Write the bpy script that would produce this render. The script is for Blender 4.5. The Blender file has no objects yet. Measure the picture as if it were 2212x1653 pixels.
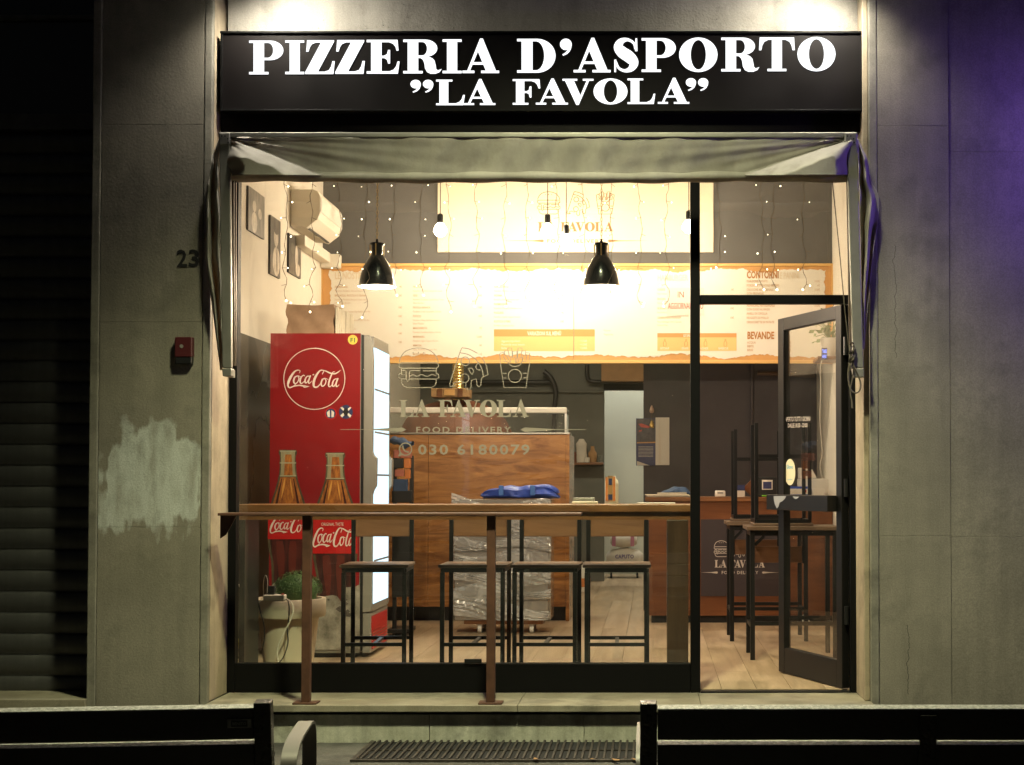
import bpy, math, random
from mathutils import Vector, Matrix
from mathutils.geometry import tessellate_polygon
random.seed(7)
SC = bpy.context.scene
C = SC.collection
R = math.radians

# ------------------------------------------------------------------ camera
# calibrated from the photograph: focal length, rising/shifted lens and a slight upward pitch
FPX, PPX, HOR, PITCH = 3270.0, 1410.0, 1044.0, R(1.65)
PPY = HOR - FPX * math.tan(PITCH)
EYE, CAMY, FL = 1.342, -8.3, 0.21          # eye height, camera y, shop floor height (pavement = 0)
cam_d = bpy.data.cameras.new('camera')
cam = bpy.data.objects.new('camera', cam_d); C.objects.link(cam)
cam.location = (0, CAMY, EYE)
cam.rotation_euler = (R(90) + PITCH, 0, 0)
cam_d.sensor_width = 36.0; cam_d.sensor_fit = 'HORIZONTAL'
cam_d.lens = 36.0 * FPX / 2212.0
cam_d.shift_x = (1106.0 - PPX) / 2212.0
cam_d.shift_y = (PPY - 826.5) / 2212.0
cam_d.clip_start = 0.05; cam_d.clip_end = 400
SC.camera = cam

# ------------------------------------------------------------------ world, exposure
world = bpy.data.worlds.new('World'); SC.world = world; world.use_nodes = True
wn = world.node_tree.nodes; wl = world.node_tree.links
sky = wn.new('ShaderNodeTexSky'); sky.sky_type = 'NISHITA'; sky.sun_disc = False
sky.sun_elevation = R(-3.0); sky.sun_rotation = R(200)
wl.new(sky.outputs[0], wn['Background'].inputs[0]); wn['Background'].inputs[1].default_value = 0.1
SC.view_settings.view_transform = 'Standard'; SC.view_settings.look = 'None'
SC.view_settings.exposure = 0.0; SC.view_settings.gamma = 1.0
SC.cycles.use_denoising = True
SC.cycles.max_bounces = 6; SC.cycles.diffuse_bounces = 4; SC.cycles.glossy_bounces = 3; SC.cycles.transparent_max_bounces = 12
SC.cycles.sample_clamp_indirect = 6.0; SC.cycles.use_light_tree = False
SC.cycles.caustics_reflective = False; SC.cycles.caustics_refractive = False
SC.render.film_transparent = False

def spot(name, loc, target, power, color, size, blend, radius=0.1):
    d = bpy.data.lights.new(name, 'SPOT'); d.energy = power; d.color = color
    d.spot_size = R(size); d.spot_blend = blend; d.shadow_soft_size = radius
    o = bpy.data.objects.new(name, d); C.objects.link(o); o.location = loc
    o.rotation_euler = (Vector(target) - Vector(loc)).to_track_quat('-Z', 'Y').to_euler()
    return o
# street lamp behind the photographer, to the right; its hood cuts off the upper wall
STREET = (-0.4, -2.9, 5.2)
spot('street_light', STREET, (-0.4, -1.6, 0), 1650, (1.0, 0.99, 0.60), 92, 0.9, 0.2)
WALLAMPS = [(-2.04, -0.53, 3.99), (0.92, -0.53, 3.99)]
for i, p in enumerate(WALLAMPS):
    spot('sign_light', p, (p[0] + (0.35, -0.35)[i], p[1] + 0.45, p[2] - 1.0), 56, (1.0, 0.93, 0.78), 158, 0.7, 0.035)
spot('violet_light', (2.70, -1.0, 3.1), (2.1, -0.2, 2.6), 56.0, (0.27, 0.14, 1.0), 165, 0.8, 0.06)

# ------------------------------------------------------------------ geometry helpers
_ct, _st = math.cos(PITCH), math.sin(PITCH)
def ray(u, v):
    dx = (u - PPX) / FPX; dy = (PPY - v) / FPX
    return Vector((dx, _ct - dy * _st, _st + dy * _ct))
def P(u, v, Y):
    """the world point seen at (u, v) of the measuring grid (photo 2212 wide) on the plane y = Y"""
    d = ray(u, v); s = (Y - CAMY) / d.y
    return Vector((d.x * s, Y, EYE + d.z * s))
def Yat(v, z):
    d = ray(PPX, v); return CAMY + d.y * (z - EYE) / d.z
def S(Y): return (Y - CAMY) / FPX * 1.0       # metres per grid pixel at depth Y (approx.)

def wloc(o):
    l = Vector((0, 0, 0))
    while o is not None:
        l += o.location; o = o.parent
    return l

class MB:
    def __init__(s): s.v = []; s.f = []
    def add(s, vs, fs):
        k = len(s.v); s.v += [tuple(v) for v in vs]; s.f += [tuple(i + k for i in f) for f in fs]
        return s
    def box(s, x0, x1, y0, y1, z0, z1):
        if x0 > x1: x0, x1 = x1, x0
        if y0 > y1: y0, y1 = y1, y0
        if z0 > z1: z0, z1 = z1, z0
        return s.add([(x0,y0,z0),(x1,y0,z0),(x1,y1,z0),(x0,y1,z0),(x0,y0,z1),(x1,y0,z1),(x1,y1,z1),(x0,y1,z1)],
              [(0,3,2,1),(4,5,6,7),(0,1,5,4),(1,2,6,5),(2,3,7,6),(3,0,4,7)])
    def pbox(s, u0, v0, u1, v1, Y0, Y1):
        """box whose front face (y = Y0) fills a measured rectangle"""
        a = P(u0, v1, Y0); b = P(u1, v0, Y0)
        return s.box(a.x, b.x, Y0, Y1, a.z, b.z)
    def bar(s, p0, p1, w, h, up=(0, 0, 1)):
        p0 = Vector(p0); p1 = Vector(p1); d = (p1 - p0).normalized(); up = Vector(up)
        if abs(d.dot(up)) > .98: up = Vector((0, 1, 0))
        x = d.cross(up).normalized() * (w / 2); y = x.cross(d).normalized() * (h / 2)
        vs = [p + a * x + b * y for p in (p0, p1) for a, b in ((-1,-1),(1,-1),(1,1),(-1,1))]
        return s.add(vs, [(0,1,2,3),(7,6,5,4),(0,4,5,1),(1,5,6,2),(2,6,7,3),(3,7,4,0)])
    def tube(s, pts, r, n=8, cap=True):
        pts = [Vector(p) for p in pts]; k0 = len(s.v); m = len(pts)
        rs = r if isinstance(r, (list, tuple)) else [r] * m
        nrm = None
        for i, p in enumerate(pts):
            t = (pts[min(i + 1, m - 1)] - pts[max(i - 1, 0)])
            t = t.normalized() if t.length > 1e-9 else Vector((0, 0, 1))
            if nrm is None:
                a = Vector((0, 0, 1)) if abs(t.z) < .9 else Vector((1, 0, 0)); nrm = t.cross(a).normalized()
            else:
                nrm = (nrm - t * nrm.dot(t)); nrm = nrm.normalized() if nrm.length > 1e-6 else t.orthogonal().normalized()
            b = t.cross(nrm)
            for j in range(n):
                a = 2 * math.pi * j / n
                s.v.append(tuple(p + (nrm * math.cos(a) + b * math.sin(a)) * rs[i]))
        for i in range(m - 1):
            for j in range(n):
                q = k0 + i * n; j2 = (j + 1) % n
                s.f.append((q + j, q + j2, q + n + j2, q + n + j))
        if cap:
            s.f.append(tuple(k0 + j for j in reversed(range(n)))); s.f.append(tuple(k0 + (m - 1) * n + j for j in range(n)))
        return s
    def lathe(s, cx, cy, prof, n=28, axis=None):
        k0 = len(s.v)
        for r, z in prof:
            for j in range(n):
                a = 2 * math.pi * j / n
                s.v.append((cx + r * math.cos(a), cy + r * math.sin(a), z))
        for i in range(len(prof) - 1):
            for j in range(n):
                q = k0 + i * n; j2 = (j + 1) % n
                s.f.append((q + j, q + j2, q + n + j2, q + n + j))
        return s
    def grid(s, nu, nv, fn):
        k0 = len(s.v)
        for i in range(nu + 1):
            for j in range(nv + 1): s.v.append(tuple(fn(i / nu, j / nv)))
        for i in range(nu):
            for j in range(nv):
                a = k0 + i * (nv + 1) + j
                s.f.append((a, a + nv + 1, a + nv + 2, a + 1))
        return s
    def prism(s, conts, m, back=True):
        """flat shape with holes; m(x, y, d) -> 3-D with d = 0 front, 1 back"""
        flat = [p for c in conts for p in c]; k0 = len(s.v); n = len(flat)
        tris = tessellate_polygon([[Vector((p[0], p[1], 0)) for p in c] for c in conts])
        s.v += [tuple(m(p[0], p[1], 0)) for p in flat]
        s.f += [tuple(k0 + i for i in t) for t in tris]
        if back:
            s.v += [tuple(m(p[0], p[1], 1)) for p in flat]
            b = 0
            for c in conts:
                L = len(c)
                for i in range(L):
                    j = (i + 1) % L
                    s.f.append((k0 + b + i, k0 + b + j, k0 + n + b + j, k0 + n + b + i))
                b += L
        return s
    def poly(s, pts, Y, th=.002):
        """polygon measured on plane Y, th thick, facing the street"""
        return s.prism([pts], lambda u, v, d: P(u, v, Y) + Vector((0, th * d, 0)))
    def obj(s, name, mat, parent=None, smooth=False, bevel=0, local=False, seg=2, kind=None):
        me = bpy.data.meshes.new(name)
        off = Vector((0, 0, 0))
        loc = None
        if parent is not None and not local: off = wloc(parent)
        elif parent is None and not local:
            xs = [v[0] for v in s.v]; ys = [v[1] for v in s.v]; zs = [v[2] for v in s.v]
            off = Vector(((min(xs)+max(xs))/2, (min(ys)+max(ys))/2, min(zs))); loc = off
        me.from_pydata([(v[0]-off.x, v[1]-off.y, v[2]-off.z) for v in s.v], [], s.f)
        me.validate(); me.update()
        import bmesh
        bm = bmesh.new(); bm.from_mesh(me); bmesh.ops.recalc_face_normals(bm, faces=bm.faces); bm.to_mesh(me); bm.free()
        if smooth:
            me.polygons.foreach_set('use_smooth', [True] * len(me.polygons))
            try: me.set_sharp_from_angle(angle=R(40))
            except Exception: pass
        o = bpy.data.objects.new(name, me); C.objects.link(o)
        if mat is not None: me.materials.append(mat)
        if loc is not None: o.location = loc
        if parent is not None: o.parent = parent
        if bevel:
            b = o.modifiers.new('bevel', 'BEVEL'); b.width = bevel; b.segments = seg; b.limit_method = 'ANGLE'; b.angle_limit = R(40)
        if kind: o['kind'] = kind
        return o

def thing(name, label, cat, loc=(0, 0, 0), group=None, rot=(0, 0, 0)):
    o = bpy.data.objects.new(name, None); C.objects.link(o); o.location = loc; o.rotation_euler = rot
    o.empty_display_size = .1
    return tag(o, label, cat, group)
def tag(o, label, cat, group=None):
    o['label'] = label; o['category'] = cat
    if group: o['group'] = group
    return o
def copy_tree(o, parent=None):
    c = o.copy(); C.objects.link(c); c.parent = parent
    for ch in o.children: copy_tree(ch, c)
    return c

# ------------------------------------------------------------------ materials
MATS = {}
def mat(name, col, rough=.6, metal=0., var=.0, scale=6., bump=0., bscale=60., spec=.5, col2=None, stretch=(1,1,1), emit=None, estr=0., coat=0., detail=6., rvar=0.):
    m = bpy.data.materials.new(name); m.use_nodes = True; MATS[name] = m
    nt = m.node_tree; N = nt.nodes; L = nt.links; b = N['Principled BSDF']
    b.inputs['Base Color'].default_value = (*col, 1); b.inputs['Roughness'].default_value = rough
    b.inputs['Metallic'].default_value = metal; b.inputs['Specular IOR Level'].default_value = spec
    b.inputs['Coat Weight'].default_value = coat
    if emit: b.inputs['Emission Color'].default_value = (*emit, 1); b.inputs['Emission Strength'].default_value = estr
    if var or bump or col2 or rvar:
        tc = N.new('ShaderNodeTexCoord'); mp = N.new('ShaderNodeMapping'); mp.inputs['Scale'].default_value = stretch
        L.new(tc.outputs['Object'], mp.inputs[0])
    if var or col2:
        n = N.new('ShaderNodeTexNoise'); n.inputs['Scale'].default_value = scale; n.inputs['Detail'].default_value = detail; n.inputs['Roughness'].default_value = .62
        L.new(mp.outputs[0], n.inputs[0])
        rmp = N.new('ShaderNodeValToRGB'); e = rmp.color_ramp.elements
        c2 = col2 or tuple(min(1, c * (1 + var)) for c in col); c1 = col if col2 else tuple(c * (1 - var) for c in col)
        e[0].position = .34; e[1].position = .68; e[0].color = (*c1, 1); e[1].color = (*c2, 1)
        L.new(n.outputs[0], rmp.inputs[0]); L.new(rmp.outputs[0], b.inputs['Base Color'])
    if rvar:
        n = N.new('ShaderNodeTexNoise'); n.inputs['Scale'].default_value = scale * .7; n.inputs['Detail'].default_value = 3
        L.new(mp.outputs[0], n.inputs[0])
        mr = N.new('ShaderNodeMapRange'); mr.inputs[3].default_value = max(0, rough - rvar); mr.inputs[4].default_value = min(1, rough + rvar)
        mr.inputs[1].default_value = .3; mr.inputs[2].default_value = .7
        L.new(n.outputs[0], mr.inputs[0]); L.new(mr.outputs[0], b.inputs['Roughness'])
    if bump:
        n = N.new('ShaderNodeTexNoise'); n.inputs['Scale'].default_value = bscale; n.inputs['Detail'].default_value = 3
        L.new(mp.outputs[0], n.inputs[0])
        bp = N.new('ShaderNodeBump'); bp.inputs['Strength'].default_value = bump; bp.inputs['Distance'].default_value = .01
        L.new(n.outputs[0], bp.inputs['Height']); L.new(bp.outputs[0], b.inputs['Normal'])
    return m
def wood(name, c1, c2, rough=.45, axis=0, scale=9., coat=.0):
    st = [1, 1, 1]; st[axis] = .09
    m = mat(name, c1, rough, col2=c2, scale=scale, stretch=tuple(st), bump=.12, bscale=40, coat=coat, rvar=.1, detail=5)
    N = m.node_tree.nodes
    for n in N:
        if n.bl_idname == 'ShaderNodeTexNoise': n.inputs['Distortion'].default_value = 1.2
    return m
def emis(name, col, st):
    m = bpy.data.materials.new(name); m.use_nodes = True; N = m.node_tree.nodes
    N.remove(N['Principled BSDF']); e = N.new('ShaderNodeEmission')
    e.inputs[0].default_value = (*col, 1); e.inputs[1].default_value = st
    m.node_tree.links.new(e.outputs[0], N['Material Output'].inputs[0])
    if name != 'fridge_light': m.cycles.emission_sampling = 'NONE'
    return m
def glass(name, tint=(1, 1, 1), dirt=.02, ior=1.45, rough=.0, dscale=3.):
    m = bpy.data.materials.new(name); m.use_nodes = True; nt = m.node_tree; N = nt.nodes; L = nt.links
    N.remove(N['Principled BSDF'])
    t = N.new('ShaderNodeBsdfTransparent'); t.inputs[0].default_value = (*tint, 1)
    g = N.new('ShaderNodeBsdfGlossy'); g.inputs['Roughness'].default_value = rough
    d = N.new('ShaderNodeBsdfDiffuse'); d.inputs[0].default_value = (.8, .8, .78, 1)
    lw = N.new('ShaderNodeLayerWeight'); lw.inputs[0].default_value = .5
    pw = N.new('ShaderNodeMath'); pw.operation = 'POWER'; L.new(lw.outputs['Facing'], pw.inputs[0]); pw.inputs[1].default_value = 5.0
    fr = N.new('ShaderNodeMath'); fr.operation = 'MULTIPLY_ADD'; L.new(pw.outputs[0], fr.inputs[0]); fr.inputs[1].default_value = .96; fr.inputs[2].default_value = .06
    m1 = N.new('ShaderNodeMixShader'); m2 = N.new('ShaderNodeMixShader')
    L.new(fr.outputs[0], m1.inputs[0]); L.new(t.outputs[0], m1.inputs[1]); L.new(g.outputs[0], m1.inputs[2])
    tc = N.new('ShaderNodeTexCoord'); n = N.new('ShaderNodeTexNoise'); n.inputs['Scale'].default_value = dscale; n.inputs['Detail'].default_value = 3
    n.inputs['Distortion'].default_value = .8
    L.new(tc.outputs['Object'], n.inputs[0])
    mr = N.new('ShaderNodeMapRange'); mr.inputs[1].default_value = .42; mr.inputs[2].default_value = .75; mr.inputs[3].default_value = dirt * .3; mr.inputs[4].default_value = dirt
    L.new(n.outputs[0], mr.inputs[0]); L.new(mr.outputs[0], m2.inputs[0])
    L.new(m1.outputs[0], m2.inputs[1]); L.new(d.outputs[0], m2.inputs[2])
    L.new(m2.outputs[0], N['Material Output'].inputs[0]); return m

def grime(m, streak=.3, blotch=.3, speck=.12, sz=(9, 9, .7), bsc=3.7):
    """rain streaks, blotches and grain multiplied into a surface's own colour"""
    nt = m.node_tree; N = nt.nodes; L = nt.links; b = N['Principled BSDF']; inp = b.inputs['Base Color']
    tc = N.new('ShaderNodeTexCoord'); cur = None
    if inp.links: cur = inp.links[0].from_socket
    else:
        rgb = N.new('ShaderNodeRGB'); rgb.outputs[0].default_value = inp.default_value; cur = rgb.outputs[0]
    for amt, scl, det, lo, hi in ((streak, sz, 4, .42, .66), (blotch, (bsc,) * 3, 5, .52, .66), (speck, (150,) * 3, 1, .35, .65)):
        if not amt: continue
        mp = N.new('ShaderNodeMapping'); mp.inputs['Scale'].default_value = scl; L.new(tc.outputs['Object'], mp.inputs[0])
        n = N.new('ShaderNodeTexNoise'); n.inputs['Scale'].default_value = 1.; n.inputs['Detail'].default_value = det; n.inputs['Roughness'].default_value = .65
        L.new(mp.outputs[0], n.inputs[0])
        mr = N.new('ShaderNodeMapRange'); mr.inputs[1].default_value = lo; mr.inputs[2].default_value = hi; mr.inputs[3].default_value = 1.0; mr.inputs[4].default_value = 1 - amt
        L.new(n.outputs[0], mr.inputs[0])
        vm = N.new('ShaderNodeVectorMath'); vm.operation = 'SCALE'; L.new(cur, vm.inputs[0]); L.new(mr.outputs[0], vm.inputs['Scale']); cur = vm.outputs[0]
    L.new(cur, inp); return m
def film_mat(name):
    m = mat(name, (.33, .315, .25), .6); N = m.node_tree.nodes; L = m.node_tree.links
    t = N.new('ShaderNodeBsdfTranslucent'); t.inputs[0].default_value = (.21, .20, .16, 1)
    mx = N.new('ShaderNodeMixShader'); mx.inputs[0].default_value = .55
    L.new(N['Principled BSDF'].outputs[0], mx.inputs[1]); L.new(t.outputs[0], mx.inputs[2]); L.new(mx.outputs[0], N['Material Output'].inputs[0]); return m
M = {}
M['pave'] = mat('pavement_concrete', (.105, .10, .088), .8, var=.45, scale=2.2, bump=.6, bscale=55)
M['stone'] = mat('stone_cladding', (.25, .228, .18), .82, var=.22, scale=1.8, bump=.16, bscale=75, detail=5)
M['stone2'] = mat('stone_edge', (.25, .235, .19), .7, var=.2, scale=5, bump=.2, bscale=50)
M['reveal'] = mat('painted_reveal', (.45, .37, .26), .7, var=.16, scale=4, bump=.15, bscale=30)
M['marble'] = mat('step_marble', (.42, .42, .33), .55, col2=(.62, .62, .52), scale=7, bump=.12, bscale=40, detail=5, rvar=.15)
M['sill'] = mat('sill_marble', (.24, .21, .15), .5, col2=(.36, .33, .25), scale=4, bump=.1, bscale=40, detail=5, rvar=.15)
M['lintel'] = mat('lintel_plaster', (.33, .31, .27), .85, var=.14, scale=3, bump=.35, bscale=70)
M['shutter'] = mat('shutter_metal', (.075, .075, .072), .5, metal=.2, var=.25, scale=5, bump=.05, bscale=20)
M['shglass'] = mat('dark_transom', (.010, .012, .016), .25)
M['signblk'] = mat('sign_black', (.0075, .006, .006), .5, var=.2, scale=4, rvar=.08, spec=.16)
M['blk'] = mat('black_frame', (.0022, .0022, .0022), .5, bump=.03, bscale=40, spec=.18)
M['doorm'] = mat('door_paint', (.0062, .0058, .0054), .42, var=.12, scale=6, spec=.3)
M['blkmetal'] = mat('black_metal', (.008, .008, .008), .42, spec=.35)
M['alu'] = mat('aluminium', (.30, .29, .26), .5, metal=.75, var=.1, scale=8)
M['letter'] = emis('lit_letter', (.97, .985, 1.0), 1.5)
M['letside'] = mat('letter_side', (.03, .03, .03), .4)
M['corten'] = mat('rusty_brown_paint', (.085, .036, .020), .55, var=.25, scale=14, bump=.08, bscale=60)
M['cwood'] = wood('counter_wood', (.15, .058, .020), (.26, .112, .042), .36, 0, 12)
M['pwood'] = wood('plywood_panel', (.19, .068, .016), (.50, .235, .072), .30, 0, 5.0, coat=.25)
for n_ in M['pwood'].node_tree.nodes:
    if n_.bl_idname == 'ShaderNodeMapping': n_.inputs['Scale'].default_value = (.28, 1, 1.5)
    if n_.bl_idname == 'ShaderNodeTexNoise': n_.inputs['Distortion'].default_value = 2.2
M['swood'] = wood('stool_wood', (.105, .068, .042), (.20, .135, .088), .5, 0, 14)
M['bwood'] = wood('backrest_wood', (.12, .055, .026), (.22, .11, .055), .42, 0, 14)
M['rwood'] = wood('red_wood', (.135, .045, .016), (.235, .088, .032), .35, 0, 8, coat=.1)
M['floor1'] = wood('floor_plank_a', (.32, .232, .145), (.48, .36, .235), .38, 1, 8)
M['floor2'] = wood('floor_plank_b', (.35, .255, .16), (.50, .38, .255), .38, 1, 7)
M['floor3'] = wood('floor_plank_c', (.30, .215, .13), (.45, .335, .22), .4, 1, 9)
M['cream'] = mat('cream_wall', (.77, .71, .61), .75, var=.05, scale=2, bump=.06, bscale=60)
M['wain'] = mat('black_gloss_panel', (.006, .0055, .0055), .28, rvar=.06, scale=2, spec=.12)
M['grey'] = mat('grey_wall', (.118, .112, .105), .8, var=.08, scale=2, bump=.06, bscale=40)
M['darkwall'] = mat('dark_wall', (.098, .088, .092), .75, var=.10, scale=2.5, bump=.05, bscale=30)
M['kgrey'] = mat('kitchen_grey', (.125, .122, .105), .7, var=.1, scale=2, bump=.06, bscale=30)
M['pale'] = mat('pale_wall', (.60, .61, .53), .6, var=.04, scale=2)
M['ceil'] = mat('ceiling_white', (.6, .57, .5), .9)
M['red'] = mat('fridge_red', (.23, .005, .009), .28, var=.05, scale=2, coat=.2)
M['red2'] = mat('label_red', (.48, .012, .012), .35)
M['wht'] = mat('white_print', (.72, .66, .58), .5)
M['white'] = mat('white_plastic', (.72, .68, .60), .45, var=.04, scale=4)
M['ivory'] = mat('ivory_plastic', (.80, .74, .63), .42)
M['fgrey'] = mat('fridge_grey', (.26, .25, .22), .4, metal=.1)
M['black'] = mat('black_plastic', (.013, .013, .014), .4)
M['amber'] = mat('amber_print', (.50, .19, .035), .4, col2=(.17, .05, .014), scale=9, stretch=(5, 1, 1.6))
M['cola'] = mat('cola_print', (.075, .012, .009), .4, col2=(.022, .006, .005), scale=7, stretch=(8, 1, .7))
M['gbottle'] = mat('bottle_glass_print', (.20, .21, .13), .4, col2=(.36, .30, .17), scale=9, stretch=(6, 1, 1))
M['gring'] = mat('bottle_ring_print', (.36, .36, .24), .4); M['glint'] = mat('glint_print', (.66, .33, .07), .4); M['colaglint'] = mat('cola_glint_print', (.105, .016, .010), .4)
M['gdark'] = mat('bottle_edge_print', (.045, .038, .022), .4, col2=(.12, .10, .055), scale=12, stretch=(3, 1, 1))
M['ice'] = mat('ice_print', (.14, .125, .10), .5, col2=(.40, .37, .31), scale=11, detail=5)
M['rock'] = mat('dark_ice_print', (.035, .028, .024), .5, col2=(.16, .14, .12), scale=22)
M['led'] = emis('fridge_light', (.66, .86, 1.0), 1.9)
M['paper'] = mat('kraft_paper', (.26, .155, .09), .75, col2=(.36, .23, .14), scale=7, bump=.3, bscale=12)
M['pages'] = mat('paper_edges', (.70, .63, .50), .8, var=.15, scale=10, stretch=(1, 14, 1))
M['pot'] = mat('beige_pot', (.74, .64, .49), .55, var=.05, scale=3)
M['leaf'] = mat('plant_leaf', (.040, .10, .022), .6, col2=(.085, .18, .04), scale=18)
M['leaf2'] = mat('pothos_leaf', (.12, .17, .04), .5, col2=(.22, .28, .08), scale=9)
M['orange'] = mat('menu_orange', (.66, .35, .12), .55, var=.06, scale=8)
M['mframe'] = mat('menu_frame', (.76, .47, .16), .5)
M['mcream'] = mat('menu_cream', (.84, .79, .69), .6, var=.02, scale=5)
M['mtext'] = mat('menu_text', (.60, .40, .23), .6)
M['mhead'] = mat('menu_heading', (.48, .22, .07), .6)
M['mhead2'] = mat('menu_pale_heading', (.76, .64, .47), .6)
M['mbox'] = mat('menu_box', (.80, .57, .23), .6)
M['mbox2'] = mat('menu_box_head', (.68, .33, .11), .6)
M['lcream'] = mat('logo_board', (.84, .71, .53), .6, var=.02, scale=3)
M['logo'] = mat('logo_brown', (.30, .17, .07), .6)
M['decal'] = film_mat('window_film')
M['decalw'] = mat('logo_white', (.62, .56, .50), .55)
M['aub'] = mat('aubergine_panel', (.042, .031, .036), .5)
M['bulb'] = emis('bulb_glow', (1.0, .85, .62), 60.)
M['bulb2'] = emis('pendant_bulb', (1.0, .85, .62), 60.)
M['fairy'] = emis('fairy_led', (1.0, .86, .62), 14.)
M['wire'] = mat('fairy_wire', (.16, .11, .06), .5)
M['enamel'] = mat('shade_inside', (.80, .74, .60), .4)
M['brass'] = mat('brass_chain', (.55, .38, .14), .35, metal=.9)
M['shade'] = mat('black_enamel', (.012, .012, .012), .22, coat=.4)
M['glass'] = glass('window_glass', (.97, .985, .97), .008, dscale=5.)
M['glass2'] = glass('case_glass', (.95, .97, .96), .05)
M['film'] = glass('stretch_film', (.93, .93, .93), .62, rough=.15, dscale=5.)
M['tray'] = mat('grey_tray', (.28, .245, .205), .5, var=.1, scale=5)
M['blue'] = mat('blue_nylon', (.030, .075, .42), .45, bump=.3, bscale=14, var=.25, scale=6)
M['dkblue'] = mat('dark_blue_cloth', (.028, .06, .14), .7, var=.2, scale=10)
M['pink'] = mat('pink_packet', (.42, .13, .09), .4, var=.2, scale=8)
M['orng'] = mat('orange_packet', (.62, .20, .05), .4, var=.15, scale=12)
M['steel'] = mat('steel', (.5, .48, .44), .3, metal=.9)
M['copper'] = mat('oven_copper', (.16, .050, .022), .6, metal=.25, var=.3, scale=5)
M['ovblk'] = mat('oven_black', (.016, .012, .011), .4)
M['board'] = mat('cardboard', (.36, .20, .085), .7, var=.1, scale=10)
M['sack'] = mat('flour_sack', (.62, .56, .48), .7, var=.08, scale=8, bump=.4, bscale=8)
M['purple'] = mat('purple_print', (.10, .07, .22), .6)
M['bronze'] = mat('bench_paint', (.022, .019, .017), .34, metal=.2, bump=.35, bscale=110, rvar=.12, scale=30)
M['benchplank'] = mat('bench_plank', (.022, .018, .017), .42, bump=.2, bscale=120, rvar=.1, scale=60)
M['benchedge'] = mat('bench_edge_highlight', (.56, .54, .53), .36, bump=.5, bscale=230, rvar=.1, scale=90, var=.4)  # pale grey that paints the light caught on the slat tops
M['benchgrey'] = mat('bench_arm', (.19, .175, .16), .5, metal=.3)
M['plate'] = mat('name_plate', (.20, .20, .19), .4, metal=.7)
M['iron'] = mat('grate_iron', (.055, .047, .04), .55, metal=.5, var=.3, scale=18)
M['void'] = mat('dark_pit', (.006, .006, .006), .9)
M['redbox'] = mat('red_box', (.07, .008, .010), .5)
M['digit'] = mat('digit_black', (.012, .012, .012), .5)
M['cordr'] = mat('rope', (.09, .075, .055), .8)
M['photo'] = mat('photo_print', (.09, .08, .07), .35, col2=(.26, .23, .19), scale=9, stretch=(1, 1.6, .8), detail=4)
M['photofig'] = mat('photo_figure', (.40, .35, .30), .35, col2=(.78, .70, .59), scale=16, stretch=(1, 1.3, .7), detail=4)
M['photo2'] = mat('photo_print_b', (.04, .036, .032), .35, col2=(.17, .15, .13), scale=10, stretch=(1, 1, .7), detail=5)
M['calblk'] = mat('calendar_picture', (.010, .008, .010), .35, col2=(.09, .06, .07), scale=24)
M['calblue'] = mat('calendar_blue', (.025, .030, .11), .4, col2=(.05, .055, .15), scale=30)
M['calred'] = mat('calendar_red', (.55, .055, .025), .4)
M['yellow'] = mat('yellow_print', (.62, .50, .06), .5)
M['navy'] = mat('navy_print', (.02, .028, .10), .5)
M['sticker'] = mat('sticker_cream', (.72, .66, .44), .5)
M['cyan'] = mat('cyan_print', (.10, .42, .58), .5)
M['bluelit'] = emis('blue_led_sign', (.25, .32, 1.0), 2.2)
M['lav'] = mat('lavender_patch', (.30, .31, .33), .55)
M['green'] = mat('green_pen', (.16, .42, .03), .5)
M['lampon'] = emis('lamp_lens', (1.0, .93, .78), 30.)

for k_, st_, bl_, sp_ in (('stone', .15, .24, .22), ('stone2', .25, .3, .15), ('lintel', .15, .25, .15), ('marble', .32, .45, .15), ('sill', .1, .45, .15), ('pave', 0, .5, .35), ('reveal', .25, .3, .1), ('shutter', .25, .3, .0), ('cwood', 0, .15, 0)): grime(M[k_], st_, bl_, sp_)
def canvas_mat():
    m = mat('awning_canvas', (.42, .395, .355), .85, var=.14, scale=4, bump=.10, bscale=90)
    nt = m.node_tree; N = nt.nodes; L = nt.links; out = N['Material Output']; b = N['Principled BSDF']
    grime(m, .18, .25, .0, (7, 7, 3)); t = N.new('ShaderNodeBsdfTranslucent'); t.inputs[0].default_value = (.42, .30, .17, 1)
    mx = N.new('ShaderNodeMixShader'); mx.inputs[0].default_value = .22
    L.new(b.outputs[0], mx.inputs[1]); L.new(t.outputs[0], mx.inputs[2]); L.new(mx.outputs[0], out.inputs[0])
    return m
M['canvas'] = canvas_mat(); M['rodm'] = mat('rod_bronze', (.12, .085, .06), .5, metal=.4)

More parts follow.
